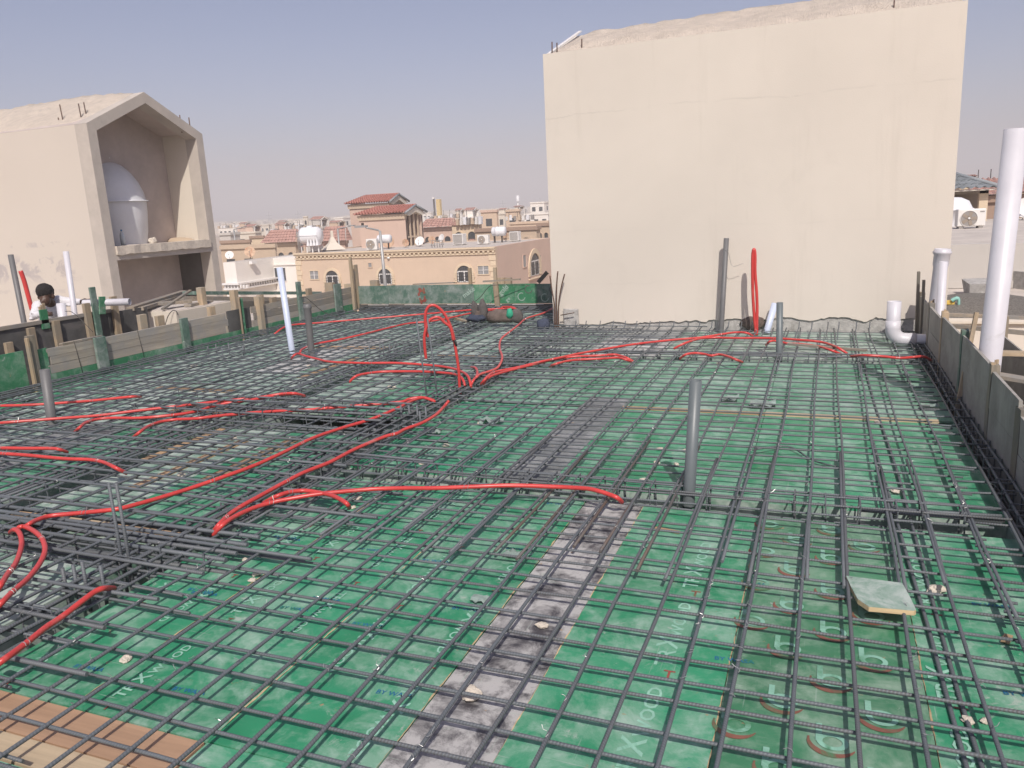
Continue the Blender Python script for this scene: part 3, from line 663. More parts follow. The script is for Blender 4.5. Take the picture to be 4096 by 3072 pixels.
conduit('longest red conduit crossing the left deck behind the paired starter bars', LL([(270, 712), (310, 690), (400, 640), (550, 592), (800, 566), (1080, 540), (1300, 514), (1500, 465), (1800, 380), (2212, 250)]) + CM([(560, 1570), (900, 1420), (1250, 1250), (1600, 1130), (1900, 1040), (2160, 932)]) + CH([(0, 908), (150, 832), (260, 806), (392, 850)]), 0.125)
conduit('outer of two curved red conduits at the lower left edge', LL([(-40, 1610), (0, 1570), (150, 1420), (300, 1290), (430, 1130), (497, 980), (470, 850), (380, 762), (280, 712), (215, 716), (185, 750)]), 0.13)
conduit('inner of two curved red conduits at the lower left edge', LL([(-30, 1420), (0, 1370), (80, 1240), (170, 1120), (230, 960), (238, 850), (205, 765), (155, 742), (115, 772)]), 0.125)
conduit('red conduit rising from the bottom left corner', LB([(-60, 530), (0, 490), (250, 310), (500, 110), (680, -10)]) + LL([(900, 1540), (1050, 1430), (1150, 1392), (1262, 1392)]), 0.125)
conduit('straight red conduit fanning up to the steel by the hub, upper of the fan', LM([(125, 800), (200, 700), (330, 570), (500, 460), (700, 350), (900, 240), (1150, 110), (1440, -5)]) + CM([(1700, 1380), (2030, 1240), (2180, 1198)]) + CH([(60, 1150), (250, 1080), (400, 990), (490, 900), (542, 835)]), 0.12, zs=[0.03] + [0.12] * 14 + [0.16, 0.21])
conduit('long red conduit crossing to the front beam beside the black strip', LM([(150, 805), (250, 690), (400, 590), (600, 500), (800, 440), (1000, 400), (1300, 350), (1550, 325), (1900, 295), (2212, 285)]) + LH([(400, 145), (900, 126), (1250, 116), (1700, 130), (1900, 140), (2080, 152)]) + LR([(0, 182), (100, 215), (190, 252), (242, 300)]), 0.118)
conduit('short red conduit branching off and diving beside white stones', LM([(700, 452), (850, 372), (1000, 326), (1150, 312), (1300, 330), (1450, 362), (1560, 412), (1630, 462), (1652, 500)]), 0.13)
conduit('red conduit turning back around the white pipe foot toward the hub', K5([(365, 965), (390, 932), (430, 917), (500, 940), (600, 965), (720, 990), (1000, 1000), (1300, 1000), (1600, 1020), (1750, 1040), (1860, 1070), (1930, 1120), (1955, 1210)]))
conduit('red conduit hooking round the white pipe and running to the far end', K5([(440, 922), (445, 900), (462, 878), (520, 850), (580, 830), (800, 790), (1000, 745), (1200, 695), (1400, 650), (1560, 635), (1720, 610), (1950, 560), (2120, 535)]) + K4([(1540, 1256), (1640, 1240), (1740, 1240), (1800, 1272)]))
conduit('farthest red conduit starting by the left shuttering', K5([(215, 745), (290, 690), (380, 662), (600, 645), (900, 620), (1200, 595), (1560, 565), (1750, 548), (1960, 530), (2212, 518)]) + K4([(1620, 1224), (1720, 1226), (1785, 1264)]))
conduit('red conduit with a lifted end running left from the hub', K5([(878, 1170), (940, 1115), (1050, 1090), (1200, 1076), (1500, 1075), (1700, 1086), (1820, 1102), (1880, 1142), (1902, 1205)]))
conduit('small hooked red conduit end at the hub', CH([(780, 468), (830, 472), (853, 510), (850, 560), (812, 612), (782, 670)]))
conduit('faded red conduit bending away to the corner of the cream wall', conv(2100, 1130, 5.53, [(640, 535), (560, 600), (400, 680), (200, 740), (0, 812)]) + CH([(1310, 0), (1220, 70), (1140, 132), (1106, 185), (1102, 260), (1128, 340), (1122, 400), (1080, 470), (1010, 506), (900, 540), (850, 572), (800, 630)]), mat=REDF)
conduit('red conduit sweeping right from the hub up to the cream wall', CH([(895, 655), (950, 590), (1020, 530), (1150, 498), (1320, 465), (1560, 405), (1800, 355), (1950, 322), (2212, 275)]) + CR([(400, 210), (800, 165), (1100, 140), (1360, 100), (1500, 82), (1620, 88), (1690, 122)]), 0.12)
conduit('red conduit sweeping right from the hub and dipping by the second beam', CH([(915, 660), (990, 575), (1150, 520), (1400, 455), (1650, 395), (1900, 352), (2212, 338)]) + CR([(150, 327), (230, 342), (300, 367), (372, 408)]), 0.115)
conduit('short red conduit joining the right sweep by the second beam', CH([(1655, 460), (1720, 432), (1850, 398), (2000, 382), (2212, 374)]) + CR([(80, 368), (200, 362), (290, 385), (360, 412)]), 0.11)
conduit('short double humped red conduit over the second beam', CR([(885, 372), (950, 326), (1050, 311), (1150, 321), (1230, 339), (1320, 326), (1420, 350), (1510, 386), (1575, 412)]), 0.12)
conduit('red conduit crossing behind the second grey pipe to a kinked end', CR([(815, 262), (950, 197), (1100, 152), (1250, 139), (1500, 145), (1900, 146), (2212, 165)]) + CRR([(150, 178), (250, 192), (350, 222), (420, 252), (525, 318)]), 0.12)
conduit('red conduit under the timber lath right of the second grey pipe', CR([(1838, 222), (1880, 182), (1950, 176), (2080, 205), (2212, 210)]) + CRR([(200, 236), (350, 282), (460, 325)]), 0.10)
conduit('red conduit running to the right grey form panels', CRR([(555, 348), (700, 336), (900, 346), (1100, 365), (1250, 356), (1370, 350), (1452, 392)]), 0.12)
# tall loops
b = G(1842, 1573); D0 = math.hypot(b.x, b.y)
def loop(label, px, d, ext=None, mat=RED, r=0.0145):
    P = [GD(a, c, d) for a, c in px]
    if ext: P = [ext] + P
    o = MB().tube(spline(P, 6), r, 12).build('conduit', mat); tag(o, label, 'conduit', 'red electrical conduits'); return o
lp = loop('tall red conduit loop standing above the middle of the deck', K5([(1860, 1275), (1853, 1180), (1845, 1050), (1820, 880), (1790, 720), (1740, 600), (1690, 530), (1630, 490), (1580, 502), (1552, 570), (1556, 700), (1576, 772)]), D0)
q = [GD(a, c, D0) for a, c in K5([(1822, 850), (1814, 815), (1806, 795)])]
MB().tube(q, 0.0158, 12).build('tape_wrap', TAPE, lp)
loop('smaller red conduit loop inside the tall one', K5([(1800, 800), (1775, 690), (1720, 640), (1680, 602), (1640, 596), (1590, 622), (1562, 680), (1542, 770), (1548, 880), (1558, 962)]), D0 - 0.05)
lp = loop('narrow upright red conduit loop in front of the cream wall', conv(2600, 900, 1.479, [(626, 650), (624, 610), (615, 520), (608, 400), (606, 280), (607, 180), (615, 143), (622, 180), (622, 280), (631, 400), (634, 500), (632, 580), (632, 650)]), math.hypot(-0.9, 10.45), r=0.019)

# ================================================================== PIPES
def pipe(name, label, base, top, r, mat, collar=False, wall=0.006, base_z=-0.02):
    t = thing(name, label, 'pipe'); b, tp = Vector(base), Vector(top)
    d = (tp - b); n = 28; L = d.length
    mb = MB(); 
    prof = [(r, 0), (r, L), (r - wall, L), (r - wall, L - 0.35 if L > .4 else L * 0.3)]
    if collar: prof = [(r, 0), (r, L - 0.20), (r * 1.12, L - 0.17), (r * 1.12, L - 0.065), (r * 1.30, L - 0.05), (r * 1.30, L - 0.03), (r * 1.14, L - 0.02), (r * 1.14, L), (r * 1.06, L), (r * 1.06, L - 0.12)]
    mb.lathe((0, 0, 0), prof, n)
    o = mb.build('pipe_wall', mat, t)
    q = d.to_track_quat('Z', 'Y').to_matrix().to_4x4()
    o.data.transform(Matrix.Translation(b) @ q)
    o2 = MB().lathe((0, 0, 0), [(0.0001, 0), (r - wall * 1.02, 0.0)], n).build('hollow', DARKIN, t)
    o2.data.transform(Matrix.Translation(b) @ q @ Matrix.Translation((0, 0, L - 0.35 if L > .4 else L * 0.3)))
    return t
def up(px, py, ptx, pty, r, z0=0.0):
    b = G(px, py, z0); d = math.hypot(b.x, b.y); t = GD(ptx, pty, d); return (b.x, b.y, b.z - 0.05), (t.x, t.y, t.z)
b, t = up(2754, 1990, 2783, 1522, 0.035); pipe('grey_pipe', 'grey plastic pipe standing in the foreground steel, nearest of all', b, t, 0.0355, GPIPE)
b, t = up(3117, 1435, 3119, 1210, 0.035); pipe('grey_pipe', 'short grey pipe standing before the cream wall beside the tilted pale pipe', b, t, 0.035, GPIPE)
pipe('grey_pipe', 'tall thin grey pipe leaning against the cream wall', (-1.26, 10.60, -0.02), (-1.20, 10.60, 1.245), 0.034, GPIPE_D)
b, t = up(208, 1697, 178, 1478, 0.04); pipe('grey_pipe', 'dark grey pipe standing at far left of the deck', b, t, 0.0435, GPIPE_D)
b, t = up(1247, 1425, 1228, 1217, 0.04); pipe('grey_pipe', 'grey pipe standing beside the pale blue upright pipe', b, t, 0.043, GPIPE_D, True)
b, t = up(1172, 1424, 1118, 1070, 0.04); pipe('white_pipe', 'pale blue white upright pipe at the left of the deck', b, t, 0.040, BPIPE)
P1 = GD(95, 1275, 13.0); P2 = GD(42, 1018, 13.0); pipe('grey_pipe', 'leaning grey pipe at the left edge before the stained wall', (P1.x, P1.y, P1.z - 0.5), P2, 0.036, GPIPE_D)
P1 = GD(294, 1262, 12.2); P2 = GD(263, 1005, 12.2); pipe('white_pipe', 'thin white upright pipe right of the stooping worker', (P1.x + .01, P1.y, P1.z - 0.4), P2, 0.036, WPIPE)
P1 = GD(246, 1255, 12.3); P2 = GD(243, 1213, 12.3); pipe('white_pipe', 'short wide white pipe stub before the worker', (P1.x, P1.y, P1.z - 0.3), P2, 0.058, WPIPE)
P1 = GD(334, 1213, 12.3); P2 = GD(519, 1207, 12.0); pipe('white_pipe', 'horizontal white pipe held by the worker over the shuttering', P1, P2, 0.048, WPIPE)
o = MB().tube(spline([GD(128, 1240, 12.9), GD(112, 1180, 12.9), GD(97, 1125, 12.9), GD(82, 1083, 12.9)], 5), 0.030, 12).build('conduit', RED); tag(o, 'red conduit sticking up behind the worker at left', 'conduit', 'red electrical conduits')
P2 = GD(4066, 515, 6.85); P1 = GD(3962, 1470, 6.85); pipe('white_pipe', 'tallest thick white pipe at the right edge', (P1.x - 0.03, P1.y, -0.3), P2, 0.079, WPIPE)
P2 = GD(3771, 995, 9.9); P1 = GD(3745, 1200, 9.9); pipe('white_pipe', 'white pipe with a flared socket collar beside the cream wall', (P1.x - 0.04, P1.y, -0.3), P2, 0.073, WPIPE, True)
P2 = GD(3774, 1046, 9.6); P1 = GD(3764, 1265, 9.6); pipe('white_pipe', 'thin white pipe in front of the collared white pipe', (P1.x - 0.01, P1.y, -0.3), P2, 0.042, WPIPE)
P1 = GY(3066, 1330, 10.55); P2 = GY(3100, 1213, 10.63); pipe('white_pipe', 'short tilted pale pipe at the foot of the cream wall', P1, P2, 0.042, BPIPE)
t = thing('elbow_pipe', 'white pipe with an elbow turning into the right form panels', 'pipe')
ec = G(3570, 1340, 0.135); ex, ey = ec.x, ec.y
MB().lathe((ex, ey, 0), [(0.074, 0.20), (0.074, 0.52), (0.068, 0.52), (0.068, 0.3)], 28).build('pipe_wall', WPIPE, t)
MB().lathe((ex, ey, 0), [(0.0001, 0.32), (0.068, 0.32)], 28).build('hollow', DARKIN, t)
arc = [(ex + 0.13 - 0.13 * math.cos(a), ey, 0.20 - 0.13 * math.sin(a) + 0.01) for a in [math.pi / 2 * k / 8 for k in range(9)]]
MB().tube([(ex, ey, 0.30)] + arc + [(ex + 0.24, ey, 0.08)], [0.080] * 10 + [0.080], 24).build('elbow', WPIPE, t)
MB().tube([(ex + 0.22, ey, 0.08), (ex + 0.46, ey - 0.03, 0.08)], 0.072, 24).build('pipe_wall', WPIPE, t)
MB().tube([(ex + 0.40, ey - 0.03, 0.079), (ex + 0.52, ey - 0.04, 0.079)], 0.060, 24).build('pipe_wall', WPIPE, t)
# ================================================================== LEFT SHUTTERING
FX = -8.45
lf = thing('timber_shuttering', 'weathered timber plank shuttering along the left edge of the deck', 'formwork')
def fy(px, py=1400): return GX(px, py, FX).y
def planks(y0, y1, z0, z1, rows, mat, parent, xoff=0.0, drop=0.0):
    h = (z1 - z0) / rows
    for k in range(rows):
        e = rnd.uniform(-0.06, 0.06)
        MB().box((FX - 0.022 + xoff + rnd.uniform(-0.004, 0.004), y0 + (e if k else 0), z0 + h * k + 0.002), (FX + xoff + rnd.uniform(-0.004, 0.004), y1 + e, z0 + h * (k + 1) - 0.002), 0.003).build('plank', mat, parent)
ya, yb, yc, yd, ye, yf = fy(0, 1560) - 2.5, fy(150, 1500), fy(195, 1480), fy(905, 1300), fy(1010, 1280), 13.0
# green end panel
MB().box((FX - 0.02, ya, 0.02), (FX, yb - 0.12, 0.46)).build('panel', BOARD_GB, lf)
MB().box((FX - 0.018, ya, -0.25), (FX + 0.004, yb - 0.1, 0.018)).build('panel', DARK_B, lf)
MB().box((FX - 0.02, yb + 0.02, 0.0), (FX + 0.002, yc + 0.02, 0.44)).build('panel', BOARD_GB, lf)
planks(yc, yd, 0.13, 0.43, 3, TIM_Y, lf)
MB().box((FX - 0.018, yc, -0.25), (FX + 0.006, yf, 0.126)).build('base_board', BOARD_GB, lf)
MB().box((FX - 0.02, yd + 0.05, 0.13), (FX, ye - 0.03, 0.45)).build('panel', DARK_B, lf)
planks(ye, yf, 0.12, 0.45, 3, TIM_Y, lf, 0.003)
def post(y, z0, z1, w, mat, parent, x=FX + 0.004, d=0.045, lean=0.0):
    o = MB().beam((x + d / 2, y, z0), (x + d / 2 + lean, y + lean, z1), w, d, (1, 0, 0)).build('post', mat, parent); bevel(o, 0.004); return o
post(yb - 0.03, -0.25, 0.62, 0.10, TIM_ZG, lf); post(yb - 0.09, -0.2, 0.60, 0.03, TIM_Z, lf, FX + 0.03)
post(fy(395, 1400), 0.06, 0.45, 0.16, BOARD_G, lf, FX + 0.02, 0.04)
post(fy(735, 1330), 0.05, 0.48, 0.13, BOARD_G, lf)
post(fy(957, 1270), -0.05, 0.62, 0.07, BOARD_GB, lf, FX + 0.05, 0.03); post(fy(952, 1270), -0.05, 0.64, 0.035, TIM_Z, lf, FX + 0.05, 0.03)
post(fy(1192, 1180), 0.0, 0.72, 0.10, BOARD_G, lf); post(fy(1345, 1160), 0.02, 0.56, 0.22, BOARD_G, lf, FX + 0.01, 0.03)
post(fy(1418, 1100), 0.0, 0.86, 0.13, TIM_Z, lf); post(12.75, 0.0, 1.02, 0.06, TIM_Z, lf, FX + 0.10, 0.05)
for px_ in (590, 660, 870, 1070, 1120, 1265): post(fy(px_, 1290), 0.25, 0.55 + rnd.uniform(-0.04, 0.08), 0.12, TIM_Z, lf, FX - 0.12, 0.06)
for px_ in (300, 560): MB().tube([(FX + 0.006, fy(px_, 1400), 0.46), (FX + 0.01, fy(px_, 1400) + 0.05, 0.0)], 0.003, 5).build('tie_wire', WIRE_D, lf)
for px_, w_ in ((385, 0.10), (330, 0.3), (250, 0.35)): MB().box((FX - 0.06, fy(px_, 1370), 0.432), (FX - 0.005, fy(px_, 1370) + w_, 0.455), 0.004).build('wedge', TIM_X, lf)

# outer dark shuttering behind, with posts
OX = -9.3
of = thing('outer_shuttering', 'dark board shuttering with pale posts behind the left timber planks', 'formwork')
MB().box((OX - 0.02, 4.0, -0.3), (OX, 8.75, 0.62)).build('panel', DARK_B, of)
MB().box((OX - 0.03, 4.0, 0.622), (OX + 0.02, 8.15, 0.668)).build('rail', TIM_Y, of)
for px_, z1 in ((20, 0.47), (120, 0.60), (225, 0.64), (358, 0.80), (470, 0.84)):
    post(GX(px_, 1340, OX).y, -0.3, z1, 0.095, TIM_Z, of, OX + 0.002, 0.05)
post(GX(357, 1200, OX).y, 0.3, GX(357, 1150, OX + 0.09).z, 0.09, BOARD_G, of, OX + 0.07, 0.03)
post(GX(374, 1220, OX).y + 0.02, GX(374, 1262, OX + 0.1).z, GX(374, 1190, OX + 0.1).z, 0.10, BOARD_GB, of, OX + 0.105, 0.02, 0.02)
post(GX(167, 1230, OX).y, 0.55, 0.80, 0.11, BOARD_GB, of, OX + 0.0, 0.02)
for k in range(3): post(GX(158 + k * 8, 1230, OX).y, 0.79, 0.84 + 0.02 * k, 0.04, TIM_Z, of, OX + 0.0, 0.015)
o = MB().tube(spline([GD(262, 1246, 11.2), GD(285, 1247, 11.0), GD(320, 1275, 10.9), GD(372, 1328, 10.8)], 5), 0.004, 6).build('cable', WIRE_D); tag(o, 'thin dark cable hanging over the outer left shuttering', 'cable')
for lab, pp, d in (('thin cable looped over the left timber planks', [(660, 1302), (672, 1265), (690, 1243), (705, 1245), (712, 1260)], 12.6), ('dark cable drooping from the far left shuttering to the mesh', [(1198, 1191), (1222, 1190), (1250, 1212), (1290, 1245), (1330, 1262), (1365, 1270)], 13.2), ('dark cable hanging from the post at the back board', [(2100, 1140), (1990, 1140), (1955, 1148), (1920, 1190), (1880, 1218), (1840, 1238)], 13.9)):
    o = MB().tube(spline([GD(a, c, d) for a, c in pp], 5), 0.006, 6).build('cable', WIRE_D); tag(o, lab, 'cable')

# scrap timber and pipes lying beyond, with low cream parapet
pw = thing('low_parapet', 'low cream parapet box behind the left shuttering', 'wall')
pa, pb_, pc = GX(490, 1245, -9.9), GX(700, 1250, -9.9), None
PC = GD(703, 1247, 12.6); px0_ = GY(482, 1243, PC.y).x; py1_ = GX(940, 1206, PC.x).y
MB().box((px0_, PC.y, -0.5), (PC.x, py1_, PC.z)).build('wall', CREAM2, pw)
MB().box((px0_ + 0.05, PC.y + 0.05, PC.z + 0.001), (PC.x - 0.05, py1_ - 0.05, PC.z + 0.012)).build('screed', ROOFW, pw)
def lumber(label, p, q, w_, h_, mat, name='scrap_plank'):
    o = MB().beam(p, q, w_, h_).build(name, mat); bevel(o, 0.003); tag(o, label, 'plank', 'scrap timber behind the shuttering')
z_ = 0.70
def LP(px, py, d): return GD(px, py, d)
lumber('long mint grey board lying flat beyond the left shuttering', LP(760, 1172, 14.2), LP(1260, 1172, 16.5), 0.35, 0.06, BOARD_G)
lumber('pale timber beam lying under the mint grey board', LP(725, 1196, 13.9), LP(1150, 1200, 15.5), 0.10, 0.10, TIM_X)
lumber('rounded grey plank leaning out of the dark lower opening', LP(520, 1236, 12.6), LP(735, 1168, 15.0), 0.12, 0.06, TIM_X)
lumber('second grey plank below the rounded one', LP(560, 1236, 12.7), LP(710, 1188, 14.6), 0.10, 0.05, TIM_X)
lumber('short stick leaning across the planks at left', LP(650, 1236, 12.8), LP(762, 1162, 13.4), 0.05, 0.03, TIM_X)
lumber('short pale plank end on the low parapet', LP(640, 1215, 13.0), LP(760, 1205, 13.2), 0.15, 0.05, TIM_X)
lumber('thin plank in the pile beside the parapet', LP(750, 1222, 13.0), LP(840, 1205, 13.6), 0.12, 0.04, TIM_Y)
lumber('broken board on the pile near the far left shuttering', LP(1150, 1200, 14.8), LP(1330, 1178, 16.0), 0.25, 0.04, TIM_X)
lumber('grey board on edge behind the far left planks', LP(940, 1220, 13.6), LP(1100, 1215, 14.4), 0.20, 0.12, TIM_ZG)
for px_, py_, h in ((806, 1180, 0.45), (937, 1190, 0.35), (1035, 1215, 0.2)):
    P = LP(px_, py_, 13.2); o = MB().box((P.x - 0.05, P.y - 0.05, P.z - 0.5), (P.x + 0.05, P.y + 0.05, P.z + 0.12)).build('timber_stake', TIM_Z); bevel(o, 0.005)
    tag(o, {806: 'square timber stake before the mint grey board, leftmost', 937: 'square timber stake in the middle of the scrap pile', 1035: 'short stake stub by the pale blue pipe'}[px_], 'post')

# ================================================================== BACK BOARD
bb = thing('back_form_board', 'green plywood form board closing the far end of the deck', 'formwork')
yb0 = 13.05
xa = [-8.42, -7.75, -5.95, -5.60, -5.15, -4.72, -4.30]
for k, mt in enumerate((BOARD_G, BOARD_G, BOARD_GB, BOARD_GB, BOARD_GB, BOARD_G)):
    MB().box((xa[k] + 0.002, yb0, 0.10), (xa[k + 1] - 0.002, yb0 + 0.018, 0.45 + rnd.uniform(-0.008, 0.006))).build('panel', mt, bb)
MB().box((-8.42, yb0 - 0.012, -0.35), (-4.30, yb0 + 0.015, 0.092)).build('lower_board', DARK_B, bb)
for x0, x1 in ((-8.2, -7.75), (-7.4, -6.75), (-6.5, -5.4), (-5.2, -4.6)): MB().box((x0, yb0 - 0.016, 0.078), (x1, yb0 - 0.0125, 0.086)).build('packing_strip', WFRAME, bb)
MB().beam((-5.47, yb0 - 0.03, -0.1), (-5.50, yb0 - 0.03, 0.48), 0.09, 0.04, (0, 1, 0)).build('post', TIM_Z, bb)
MB().beam((-5.75, yb0 - 0.005, 0.50), (-5.02, yb0 - 0.005, 0.53), 0.03, 0.03).build('cross_piece', TIM_X, bb)
for x in (-6.05, -5.55): MB().beam((x, yb0 + 0.1, 0.3), (x, yb0 + 0.1, 0.74), 0.06, 0.04).build('post', TIM_Z, bb)
MB().beam((-7.2, yb0 + 0.03, 0.465), (-6.35, yb0 + 0.03, 0.485), 0.06, 0.02).build('cross_piece', TIM_X, bb)
text_mesh('make', 0.13, (-6.15, yb0 - 0.002, 0.20), Matrix.Rotation(math.radians(-32), 4, 'Y') @ Matrix.Rotation(math.pi / 2, 4, 'X'), CHALK, bb)
text_mesh('gold', 0.13, (-5.42, yb0 - 0.002, 0.24), Matrix.Rotation(math.radians(-42), 4, 'Y') @ Matrix.Rotation(math.pi / 2, 4, 'X'), CHALK, bb)
text_mesh('ge', 0.10, (-5.30, yb0 - 0.002, 0.12), Matrix.Rotation(math.radians(-42), 4, 'Y') @ Matrix.Rotation(math.pi / 2, 4, 'X'), CHALK, bb)
mb = MB()
for k in range(16):
    t = 2 * math.pi * k / 16; u = 2 * math.pi * (k + 1) / 16; R1, R2 = 0.10 + 0.02 * (k % 3), 0.065
    if k in (0, 8): continue
    cx_, cz_ = -7.02, 0.25
    mb.add([(cx_ + R1 * .75 * math.cos(t), yb0 - 0.003, cz_ + R1 * 1.25 * math.sin(t)), (cx_ + R1 * .75 * math.cos(u), yb0 - 0.003, cz_ + R1 * 1.25 * math.sin(u)), (cx_ + R2 * .7 * math.cos(u), yb0 - 0.003, cz_ + R2 * 1.2 * math.sin(u)), (cx_ + R2 * .7 * math.cos(t), yb0 - 0.003, cz_ + R2 * 1.2 * math.sin(t))], [(0, 1, 2, 3)])
mb.build('painted_emblem', LET_RED, bb)
for cx_, cz_ in ((-5.02, 0.22), (-4.88, 0.35), (-4.58, 0.2), (-4.42, 0.34)):
    mb = MB(); vs = []
    for k in range(15):
        t = math.radians(60 + 290 * k / 14); vs += [(cx_ + 0.075 * math.cos(t), yb0 - 0.003, cz_ + 0.075 * math.sin(t)), (cx_ + 0.06 * math.cos(t), yb0 - 0.003, cz_ + 0.06 * math.sin(t))]
    mb.add(vs, [(2 * k, 2 * k + 2, 2 * k + 3, 2 * k + 1) for k in range(14)]); mb.build('painted_emblem', DARK_B if cz_ > .3 else CHALK, bb)
for lab, x, zt in (('leaning grey board tip above the right of the back board', -4.55, 0.72),):
    o = MB().beam((-4.80, yb0 + 0.3, 0.44), (-4.62, yb0 + 0.3, 0.62), 0.07, 0.02, (0, 1, 0)).build('scrap_plank', TIM_ZG); tag(o, lab, 'plank')
for k, (px_, py_) in enumerate(((1320, 1150), (1500, 1140), (1398, 1155), (2005, 1130), (2030, 1130))):
    P = LP(px_, py_, 16.5); o = MB().box((P.x - 0.09, P.y - 0.05, P.z - 0.6), (P.x + 0.09, P.y + 0.05, P.z + 0.10)).build('timber_stake', TIM_Z)
    tag(o, ['stub of timber above the far left shuttering planks', 'stub of timber above the back board below the middle arched window', 'stub of timber by the corner post of the shuttering', 'left of two timber stubs above the right part of the back board', 'right of two timber stubs above the right part of the back board'][k], 'post')

# ================================================================== RIGHT FORM PANELS
RX = 1.075
rf = thing('form_panel_wall', 'weathered grey form panels standing along the right edge of the deck', 'formwork')
ys = [-0.5, 3.0, 4.25, 5.15, 6.05, 7.35, 8.55, 9.6, 10.55]
for k in range(8):
    zt = (0.46, 0.44, 0.44, 0.52, 0.55, 0.53, 0.49, 0.49)[k]
    MB().box((RX, ys[k] + 0.01, zt * 0.5), (RX + 0.020, ys[k + 1] - 0.01, zt), 0.004).build('panel', FENCE_GREY, rf)
    MB().box((RX + 0.001, ys[k] + 0.012, -0.30), (RX + 0.021, ys[k + 1] - 0.012, zt * 0.5 - 0.004), 0.002).build('panel', FENCE_GREY, rf)
    o = MB().box((RX - 0.006, ys[k + 1] - 0.06, -0.3), (RX + 0.05, ys[k + 1] + 0.05, zt + 0.04), 0.006).build('post', [BOARD_G, TIM_Z, TIM_ZG, TIM_ZG][k % 4], rf)
    if k > 2:   # splintered tops
        for j in range(4): MB().beam((RX + 0.005 + 0.01 * j, ys[k + 1] - 0.04 + 0.02 * j, zt - 0.1), (RX + 0.0 + 0.014 * j, ys[k + 1] - 0.05 + 0.025 * j, zt + 0.05 + rnd.uniform(-0.02, 0.03)), 0.016, 0.008).build('splinter', TIM_Z, rf)
P = G(3830, 1630); MB().beam((1.035, P.y + 0.05, -0.1), (1.16, P.y + 0.25, 0.74), 0.055, 0.03, (1, 0, 0)).build('stake', TIM_Z, rf)
MB().beam((1.04, 10.35, 0.0), (1.02, 10.30, 0.80), 0.07, 0.03, (1, 0, 0)).build('stake', TIM_ZG, rf); MB().beam((1.075, 10.15, 0.0), (1.06, 10.12, 0.72), 0.05, 0.03, (1, 0, 0)).build('stake', TIM_ZG, rf)
MB().beam((1.14, 7.0, 0.46), (2.1, 7.3, 0.40), 0.10, 0.03).build('brace', PALEPLY, rf); MB().beam((1.14, 6.2, 0.45), (2.0, 5.9, 0.36), 0.12, 0.025).build('brace', TIM_X, rf)
ro = thing('outer_form_panels', 'dark outer form panels beyond the right grey ones', 'formwork')
ys2 = [4.5, 6.3, 8.0, 9.4, 10.5]
for k in range(4):
    MB().box((1.75, ys2[k], -0.5), (1.77, ys2[k + 1] - 0.01, 0.26 - 0.03 * k), 0.004).build('panel', FENCE_GREY if k != 1 else DARK_B, ro)
    MB().box((1.772, ys2[k] + 0.3, -0.5), (1.86, ys2[k] + 0.42, 0.36), 0.005).build('post', TIM_Z, ro)
MB().beam((1.1, 10.62, 0.15), (3.2, 10.0, 0.02), 0.05, 0.05).build('brace', TIM_X, ro); MB().beam((1.2, 10.7, 0.25), (2.4, 10.5, 0.22), 0.05, 0.04).build('brace', TIM_X, ro)
MB().box((1.12, 4.0, -0.6), (1.9, 10.7, -0.5)).build('trench_floor', DARK_B, ro)
for lab, a, b_ in (('thin wire strung behind the right form panels, lower', (1.12, 6.1, 0.30), (2.2, 5.9, 0.18)), ('thin wire strung behind the right form panels, upper', (1.12, 7.15, 0.44), (2.3, 7.0, 0.36))):
    o = MB().tube(spline([a, ((a[0] + b_[0]) / 2, (a[1] + b_[1]) / 2, (a[2] + b_[2]) / 2 - 0.02), b_], 5), 0.003, 5).build('wire', WIRE); tag(o, lab, 'wire')
# mint plastic scrap
P = G(3822, 1195, 0.12); o = MB().tube(spline([P + Vector((-0.05, 0, -0.03)), P, P + Vector((0.04, 0, 0.0)), P + Vector((0.05, 0, -0.15))], 5), [0.03] * 8 + [0.02] * 8, 8).build('plastic_scrap', MINT); tag(o, 'mint green plastic scrap at the corner of the cream wall', 'scrap')
P = G(3800, 1210, 0.06); o = MB().box((P.x - 0.05, P.y - 0.03, P.z - 0.03), (P.x + 0.06, P.y + 0.03, P.z + 0.03), 0.01).build('yellow_scrap', YELP); tag(o, 'small yellow scrap below the mint plastic', 'scrap')

# ================================================================== BIG CREAM STAIR TOWER (right)
WY = 10.75; WX0, WX1 = -3.66, 1.39; EAVE = 3.78
st = thing('stair_tower', 'large blank cream rendered stair tower with mortar topped roof', 'building')
def chip(x):
    u = (x - WX0) / (WX1 - WX0)
    return 0.075 + 0.10 * min(1, max(0, (u - 0.06) * 1.8)) + 0.05 * (mnoise.noise((x * 3.1, 0, 0)) + 0.6 * mnoise.noise((x * 9.0, 4, 0)) + 0.5 * abs(mnoise.noise((x * 17.0, 9, 0))))
# rendered face with a ragged chipped lower edge standing proud of the concrete
nseg = 150; vs = []; fs = []
for k in range(nseg + 1):
    x = WX0 + (WX1 - WX0) * k / nseg; zc = chip(x)
    vs += [(x, WY, EAVE), (x, WY, zc), (x, WY + 0.022, zc + 0.004), (x, WY + 0.022, EAVE)]
for k in range(nseg):
    a, b_ = 4 * k, 4 * (k + 1); fs += [(a, a + 1, b_ + 1, b_), (a + 1, a + 2, b_ + 2, b_ + 1), (a + 3, a, b_, b_ + 3)]
fs += [(0, 3, 2, 1), (4 * nseg, 4 * nseg + 1, 4 * nseg + 2, 4 * nseg + 3)]
MB().add(vs, fs).build('render_face', CREAM, st)
MB().box((WX0, WY + 0.0225, -0.5), (WX1, WY + 0.2, 0.5)).build('chipped_concrete_base', CONC, st)
MB().box((WX0, WY + 0.0235, 0.5), (WX1, WY + 0.2, EAVE - 0.002)).build('wall', CREAM, st)
D_ = 3.1
